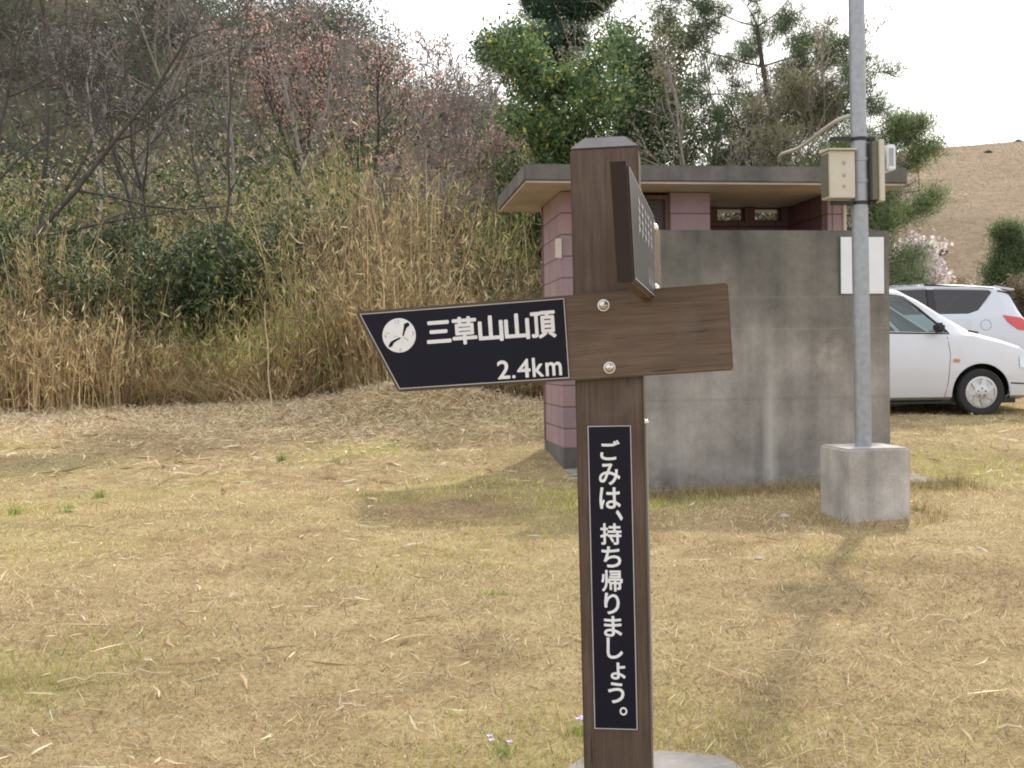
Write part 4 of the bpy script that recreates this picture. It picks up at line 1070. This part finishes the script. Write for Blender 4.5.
rearwin = [(-2.05, 1.11), (-1.28, 1.10), (-1.28, 1.58), (-2.05, 1.57)]
rear2 = [(-3.3, 1.14), (-2.15, 1.11), (-2.15, 1.57), (-3.2, 1.52)]
cuts = []
for w_ in (sidewin, rearwin, rear2): cuts.append((w_, False))
# windscreen opening, cut from above along the slope
cuts.append(([(-.90, -.50), (-.90, .50), (-.12, .58), (-.12, -.58)], True))
body = C1.shell(mv, M_paint, cuts, [(0, .30, .375), (-2.72, .30, .375)])
for w_ in (sidewin, rearwin, rear2):
    for sd in (-1, 1):
        vs, fs = C1.patch(w_, -.012, sd); g = MB(); g.add(vs, fs); g.build('window', M_glass, mv, smooth=True)
g = MB(); g.add([(-.92, -.56, 1.612), (-.92, .56, 1.612), (-.08, .62, 1.100), (-.08, -.62, 1.100)], [(0, 1, 2, 3)]); g.build('windscreen', M_glass, mv)
C1.line([(-1.19, 1.08), (-.40, 1.060), (-.42, 1.10), (-.74, 1.405), (-.93, 1.545), (-1.02, 1.565), (-1.19, 1.585)], .018, .0).build('window_trim', M_trim, mv)
C1.line([(-1.19, 1.09), (-.44, 1.07), (-.40, .80), (-.43, .45), (-.47, .25)], .007, .0).build('door_seam', M_trim, mv)
C1.line([(-1.235, 1.58), (-1.235, 1.05), (-1.235, .3)], .007, .0).build('door_seam', M_trim, mv)
C1.line([(-3.2, .21), (-.47, .21)], .045, -.02).build('sill', M_trim, mv)
C1.line([(.38, .42), (.72, .40)], .03, -.008).build('bumper_trim', M_trim, mv)
C1.line([(.02, 1.075), (-.1, 1.1)], .03, 0).build('cowl', M_trim, mv)
vs, fs = C1.patch([(-.37, .70), (-.29, .695), (-.28, .73), (-.36, .74)], .012); g = MB(); g.add(vs, fs); g.build('marker_lamp', M_orange, mv)
for sd in (-1, 1):
    vs, fs = C1.patch([(.50, .62), (.74, .56), (.78, .63), (.70, .70), (.50, .77)], .012, sd); g = MB(); g.add(vs, fs); g.build('headlight', M_lampglass, mv, smooth=True)
m = MB(); m.box((-.64, -.985, 1.075), (-.52, -.845, 1.20)); m.build('mirror', M_trim, mv, bevel=.03, seg=3)
m = MB(); m.box((-.64, .845, 1.075), (-.52, .985, 1.20)); m.build('mirror', M_trim, mv, bevel=.03, seg=3)
for wx in (0, -2.72):
    for sd in (-1, 1): wheel(mv, wx, sd*.735, .305, .305, sd)
m = MB(); m.box((-3.4, -.70, .16), (.5, .70, .30)); m.build('underbody', M_trim, mv)
for sd in (-1, 1):
    for ax_ in (0, -2.72):
        m = MB(); m.lathe([(.372, -.01), (.372, .22*1), (.30, .23)], 32, Matrix.Translation((ax_, sd*.6-.1, .30))); 
        m = MB(); n_ = 28
        for k in range(n_):
            a0 = math.pi*k/n_-.2*(k == 0); a1 = math.pi*(k+1)/n_
            m.add([(ax_+.378*math.cos(a0), sd*.55, .30+.378*math.sin(a0)), (ax_+.378*math.cos(a1), sd*.55, .30+.378*math.sin(a1)), (ax_+.378*math.cos(a1), sd*.815, .30+.378*math.sin(a1)), (ax_+.378*math.cos(a0), sd*.815, .30+.378*math.sin(a0))], [(0, 1, 2, 3)])
        m.build('wheel_well', M_trim, mv)
# interior
for x_ in (-1.25, -2.2):
    for y_ in (-.36, .36):
        m = MB(); m.box((x_-.05, y_-.25, .45), (x_+.48, y_+.25, .62)); m.prism([(x_-.12, .55), (x_+.04, .55), (x_-.10, 1.20), (x_-.22, 1.20)], y_-.24, y_+.24); m.prism([(x_-.21, 1.23), (x_-.12, 1.23), (x_-.14, 1.40), (x_-.22, 1.40)], y_-.12, y_+.12)
        m.build('seat', M_seat, mv, bevel=.03)
m = MB(); m.box((-.62, -.72, .80), (-.15, .72, 1.04)); m.build('dashboard', M_seat, mv, bevel=.05)
m = MB(); sc_ = [(-.70-.07*math.cos(t*math.pi/10)*1, .36+.18*math.sin(t*math.pi/10), 1.03+.17*math.cos(t*math.pi/10)) for t in range(21)]
m.tube(sc_, .014, 6); m.tube([(-.62, .36, 1.0), (-.70, .36, 1.03)], .02, 6); m.tube([(-.70-.07, .36, 1.2), (-.63, .36, .86)], .015, 6); m.build('steering_wheel', M_trim, mv)

# -- wagon behind, nose to the left: mirrored stations. local +x is the nose; turned by 180 degrees
bxp = at(993, 17.3); cz1 = gz(bxp, 17.5)
sv = empty('parked_wagon', (bxp, 17.6+.86, cz1), (0, 0, R(180)), label='silver white wagon parked behind the minivan with its red tail light showing', cat='car')
# x=0 rear axle, rear end at x=-.78
st2 = [(-.80, .50, 1.05, 1.08, .70, .55), (-.77, .35, 1.08, 1.12, .79, .60), (-.70, .28, 1.14, 1.25, .85, .60), (-.52, .25, 1.20, 1.60, .875, .60), (-.36, .24, 1.22, 1.70, .885, .62), (.2, .24, 1.22, 1.745, .89, .63), (.9, .24, 1.21, 1.765, .89, .63), (1.7, .24, 1.18, 1.74, .89, .62), (2.05, .24, 1.15, 1.66, .89, .60), (2.6, .24, 1.10, 1.32, .885, .63), (2.95, .25, 1.05, 1.12, .87, .66), (3.4, .28, .96, 1.02, .83, .62), (3.6, .34, .85, .90, .72, .5)]
C2 = Car(st2)
q1 = [(.78, 1.245), (.25, 1.245), (.08, 1.30), (-.20, 1.60), (-.16, 1.635), (.78, 1.66)]
q2 = [(1.75, 1.24), (.86, 1.245), (.86, 1.66), (1.70, 1.645)]
q3 = [(2.45, 1.19), (1.83, 1.235), (1.80, 1.63), (2.0, 1.57)]
cuts = []
for w_ in (q1, q2, q3): cuts.append((w_, False))
body2 = C2.shell(sv, M_paint2, cuts, [(0, .34, .40), (2.66, .34, .40)])
for w_ in (q1, q2, q3):
    for sd in (-1, 1):
        vs, fs = C2.patch(w_, -.012, sd); g = MB(); g.add(vs, fs); g.build('window', M_glassdark, sv, smooth=True)
for sd in (-1, 1):
    vs, fs = C2.patch([(-.30, 1.22), (-.38, 1.10), (-.55, .98), (-.72, .96), (-.735, 1.08), (-.62, 1.17)][::-1], .012, sd); g = MB(); g.add(vs, fs); g.build('tail_light', M_red, sv, smooth=True)
    C2.line([(.9, 1.74), (-.25, 1.66)], .03, -.02, sd).build('roof_rail', M_trim, sv)
    wheel(sv, 0, sd*.77, .34, .34, sd, 5); wheel(sv, 2.66, sd*.77, .34, .34, sd, 5)
g = MB(); g.prism([(-.30, 1.715), (-.62, 1.655), (-.60, 1.63), (-.30, 1.675)], -.60, .60); g.build('spoiler', M_paint2, sv, bevel=.006)
g = MB(); g.add([(-.535, -.58, 1.62), (-.535, .58, 1.62), (-.715, .62, 1.22), (-.715, -.62, 1.22)], [(0, 1, 2, 3)]); g.build('rear_window', M_trim, sv)
C2.line([(-.30, 1.62), (-.50, 1.58), (-.70, 1.2)], .03, .0, 1).build('window_trim', M_trim, sv)
def circ(cx_, cz_, r): return [(cx_+r*math.cos(t*math.pi/10), cz_+r*math.sin(t*math.pi/10)) for t in range(21)]
C2.line(circ(-.02, 1.06, .085), .006, 0, 1).build('fuel_door', M_trim, sv)
for pw in ([(.76, 1.25), (.88, 1.25), (.88, 1.655), (.76, 1.655)], [(1.73, 1.24), (1.85, 1.235), (1.82, 1.625), (1.68, 1.64)]):
    for sd in (-1, 1):
        vs, fs = C2.patch(pw, .004, sd); g = MB(); g.add(vs, fs); g.build('pillar_cover', M_trim, sv)
C2.line([(.82, 1.2), (.82, .9), (.5, .6)], .007, 0, 1).build('door_seam', M_trim, sv)
g = MB(); g.box((-.6, -.74, .22), (3.2, .74, .36)); g.build('underbody', M_trim, sv)

# ------------------------------------------------------------------ small things on the ground
x, y = gpos(22, 404)
lt = MB(); rr = random.Random(3); n_ = 9
vs = [(.14*math.cos(k*2*math.pi/n_)*rr.uniform(.7, 1.2), .09*math.sin(k*2*math.pi/n_)*rr.uniform(.7, 1.2), rr.uniform(0, .03)) for k in range(n_)] + [(rr.uniform(-.03, .03), 0, .09)]
vs += [(a*.5+rr.uniform(-.02, .02), b*.5, .05+rr.uniform(-.02, .03)) for a, b, c in vs[:n_]]
fs = [(k, (k+1) % n_, n_+1+(k+1) % n_, n_+1+k) for k in range(n_)] + [(n_+1+k, n_+1+(k+1) % n_, n_) for k in range(n_)]
lt.add(vs, fs); o = lt.build('plastic_scrap', M_white, None, label='crumpled white plastic scrap at the foot of the thicket on the left', cat='litter'); o.location = (x, y, gz(x, y))
def stick(label, p0, p1, r, m, bendz=0, name='fallen_branch'):
    mb = MB(); P = []
    for i in range(9):
        t = i/8; q = Vector(p0).lerp(Vector(p1), t); q.z += bendz*math.sin(t*math.pi) + .01*math.sin(i*2.3); q.x += .012*math.sin(i*1.7); P.append(q)
    mb.tube(P, [r*(1-.5*i/8) for i in range(9)], 7); mb.build(name, m, None, smooth=True, label=label, cat='branch')
fx = lambda px, D, z: (at(px, D), D, gz(at(px, D), D)+z)
stick('pale broken trunk leaning in the thicket below the darkest shrub', fx(293, 16.1, 0), fx(276, 16.5, .9), .04, M_barkgrey, name='broken_trunk')
stick('thin dry reed standing upright in front of the thicket', fx(271, 14.3, 0), fx(266, 14.8, 1.5), .010, plain('reed', (.5, .4, .24), .8), .0, 'dry_reed')
stick('fallen dead branch lying across the grass left of the roof', fx(455, 17.6, 1.0), fx(530, 17.9, 1.2), .05, M_bark)
M_twig = plain('bleached_twig', (.55, .45, .30), .8)
for px, py, a, L, lab in [(905, 628, .3, .30, 'long pale twig on the lawn right of the pole shadow'), (938, 628, -.8, .09, 'short thick straw piece beside the long twig'), (840, 664, 2.9, .40, 'very thin straw stem lying across the lawn in front of the pole'), (998, 738, -.7, .10, 'pale curled straw near the lower right corner'), (655, 640, .1, .05, 'tiny pale chip on the lawn behind the post'),
                          (395, 688, .6, .16, 'straw stick on the lawn at lower left of the signpost'), (330, 720, 1.0, .12, 'short straw stick near the bottom edge'), (50, 690, .4, .34, 'long faint stem at the lower left corner'), (335, 610, .9, .10, 'forked pale straw in the middle of the left lawn')]:
    x, y = gpos(px, py); x1, y1 = x+L*math.cos(a), y+L*math.sin(a)
    stick(lab, (x, y, gz(x, y)+.018), (x1, y1, gz(x1, y1)+.02), .0032 if L > .12 else .005, M_twig, .01, 'straw_stick')
for px, py, s_, lab in [(757, 560, .016, 'small grey stone on the lawn in front of the pole footing'), (783, 518, .028, 'dark stone in the grass by the concrete wall'), (978, 550, .014, 'small stone at the right side of the lawn')]:
    x, y = gpos(px, py); bm = bmesh.new(); bmesh.ops.create_icosphere(bm, subdivisions=2, radius=s_)
    for v in bm.verts: v.co = Vector((v.co.x*1.4, v.co.y, v.co.z*.6))*(1+.18*math.sin(v.co.x*90+v.co.z*70))
    mb = MB(); mb.add([v.co for v in bm.verts], [tuple(w.index for w in f.verts) for f in bm.faces]); bm.free()
    o = mb.build('stone', M_conc, None, smooth=True, label=lab, cat='stone'); o.location = (x, y, gz(x, y)+s_*.2)

# ------------------------------------------------------------------ light, sky, camera
EL, AZ = R(42), R(21.5)   # sun ahead of the camera, a little to the right
sun_dir = Vector((math.sin(AZ)*math.cos(EL), math.cos(AZ)*math.cos(EL), math.sin(EL)))
sl = bpy.data.lights.new('sun', 'SUN'); sl.energy = 3.2; sl.angle = R(1.8); sl.color = (1, .935, .81)
so_ = bpy.data.objects.new('sun', sl); col.objects.link(so_); so_.rotation_euler = sun_dir.to_track_quat('Z', 'Y').to_euler(); so_.location = (10, 30, 30)
W = bpy.data.worlds.new('World'); bpy.context.scene.world = W; W.use_nodes = True
nt = W.node_tree; bg = nt.nodes['Background']
sk = nt.nodes.new('ShaderNodeTexSky'); sk.sky_type = 'NISHITA'; sk.sun_disc = False; sk.sun_elevation = EL; sk.sun_rotation = AZ
sk.dust_density = 4; sk.air_density = 1.2; sk.altitude = 0
mx = nt.nodes.new('ShaderNodeMix'); mx.data_type = 'RGBA'; mx.inputs[0].default_value = .62
nt.links.new(sk.outputs[0], mx.inputs[6]); mx.inputs[7].default_value = (13.5, 13.4, 13.6, 1)     # thin bright haze veil
nt.links.new(mx.outputs[2], bg.inputs[0]); bg.inputs[1].default_value = .15
cam = bpy.data.cameras.new('camera'); cam.sensor_width = 36; cam.lens = F_PX*36/1024; cam.clip_end = 2000; cam.clip_start = .05
co = bpy.data.objects.new('camera', cam); col.objects.link(co); co.location = (0, 0, 1.05)
PITCH, ROLL = R(-1.3), R(.8)
co.rotation_euler = (Matrix.Rotation(R(90)+PITCH, 3, 'X') @ Matrix.Rotation(-ROLL, 3, 'Z')).to_euler()
sc = bpy.context.scene; sc.camera = co
sc.view_settings.view_transform = 'Standard'; sc.view_settings.look = 'None'; sc.view_settings.exposure = 0; sc.view_settings.gamma = 1
sc.cycles.filter_width = 1.9 if hasattr(sc.cycles, 'filter_width') else 1.5
sc.cycles.max_bounces = 8; sc.cycles.transparent_max_bounces = 12
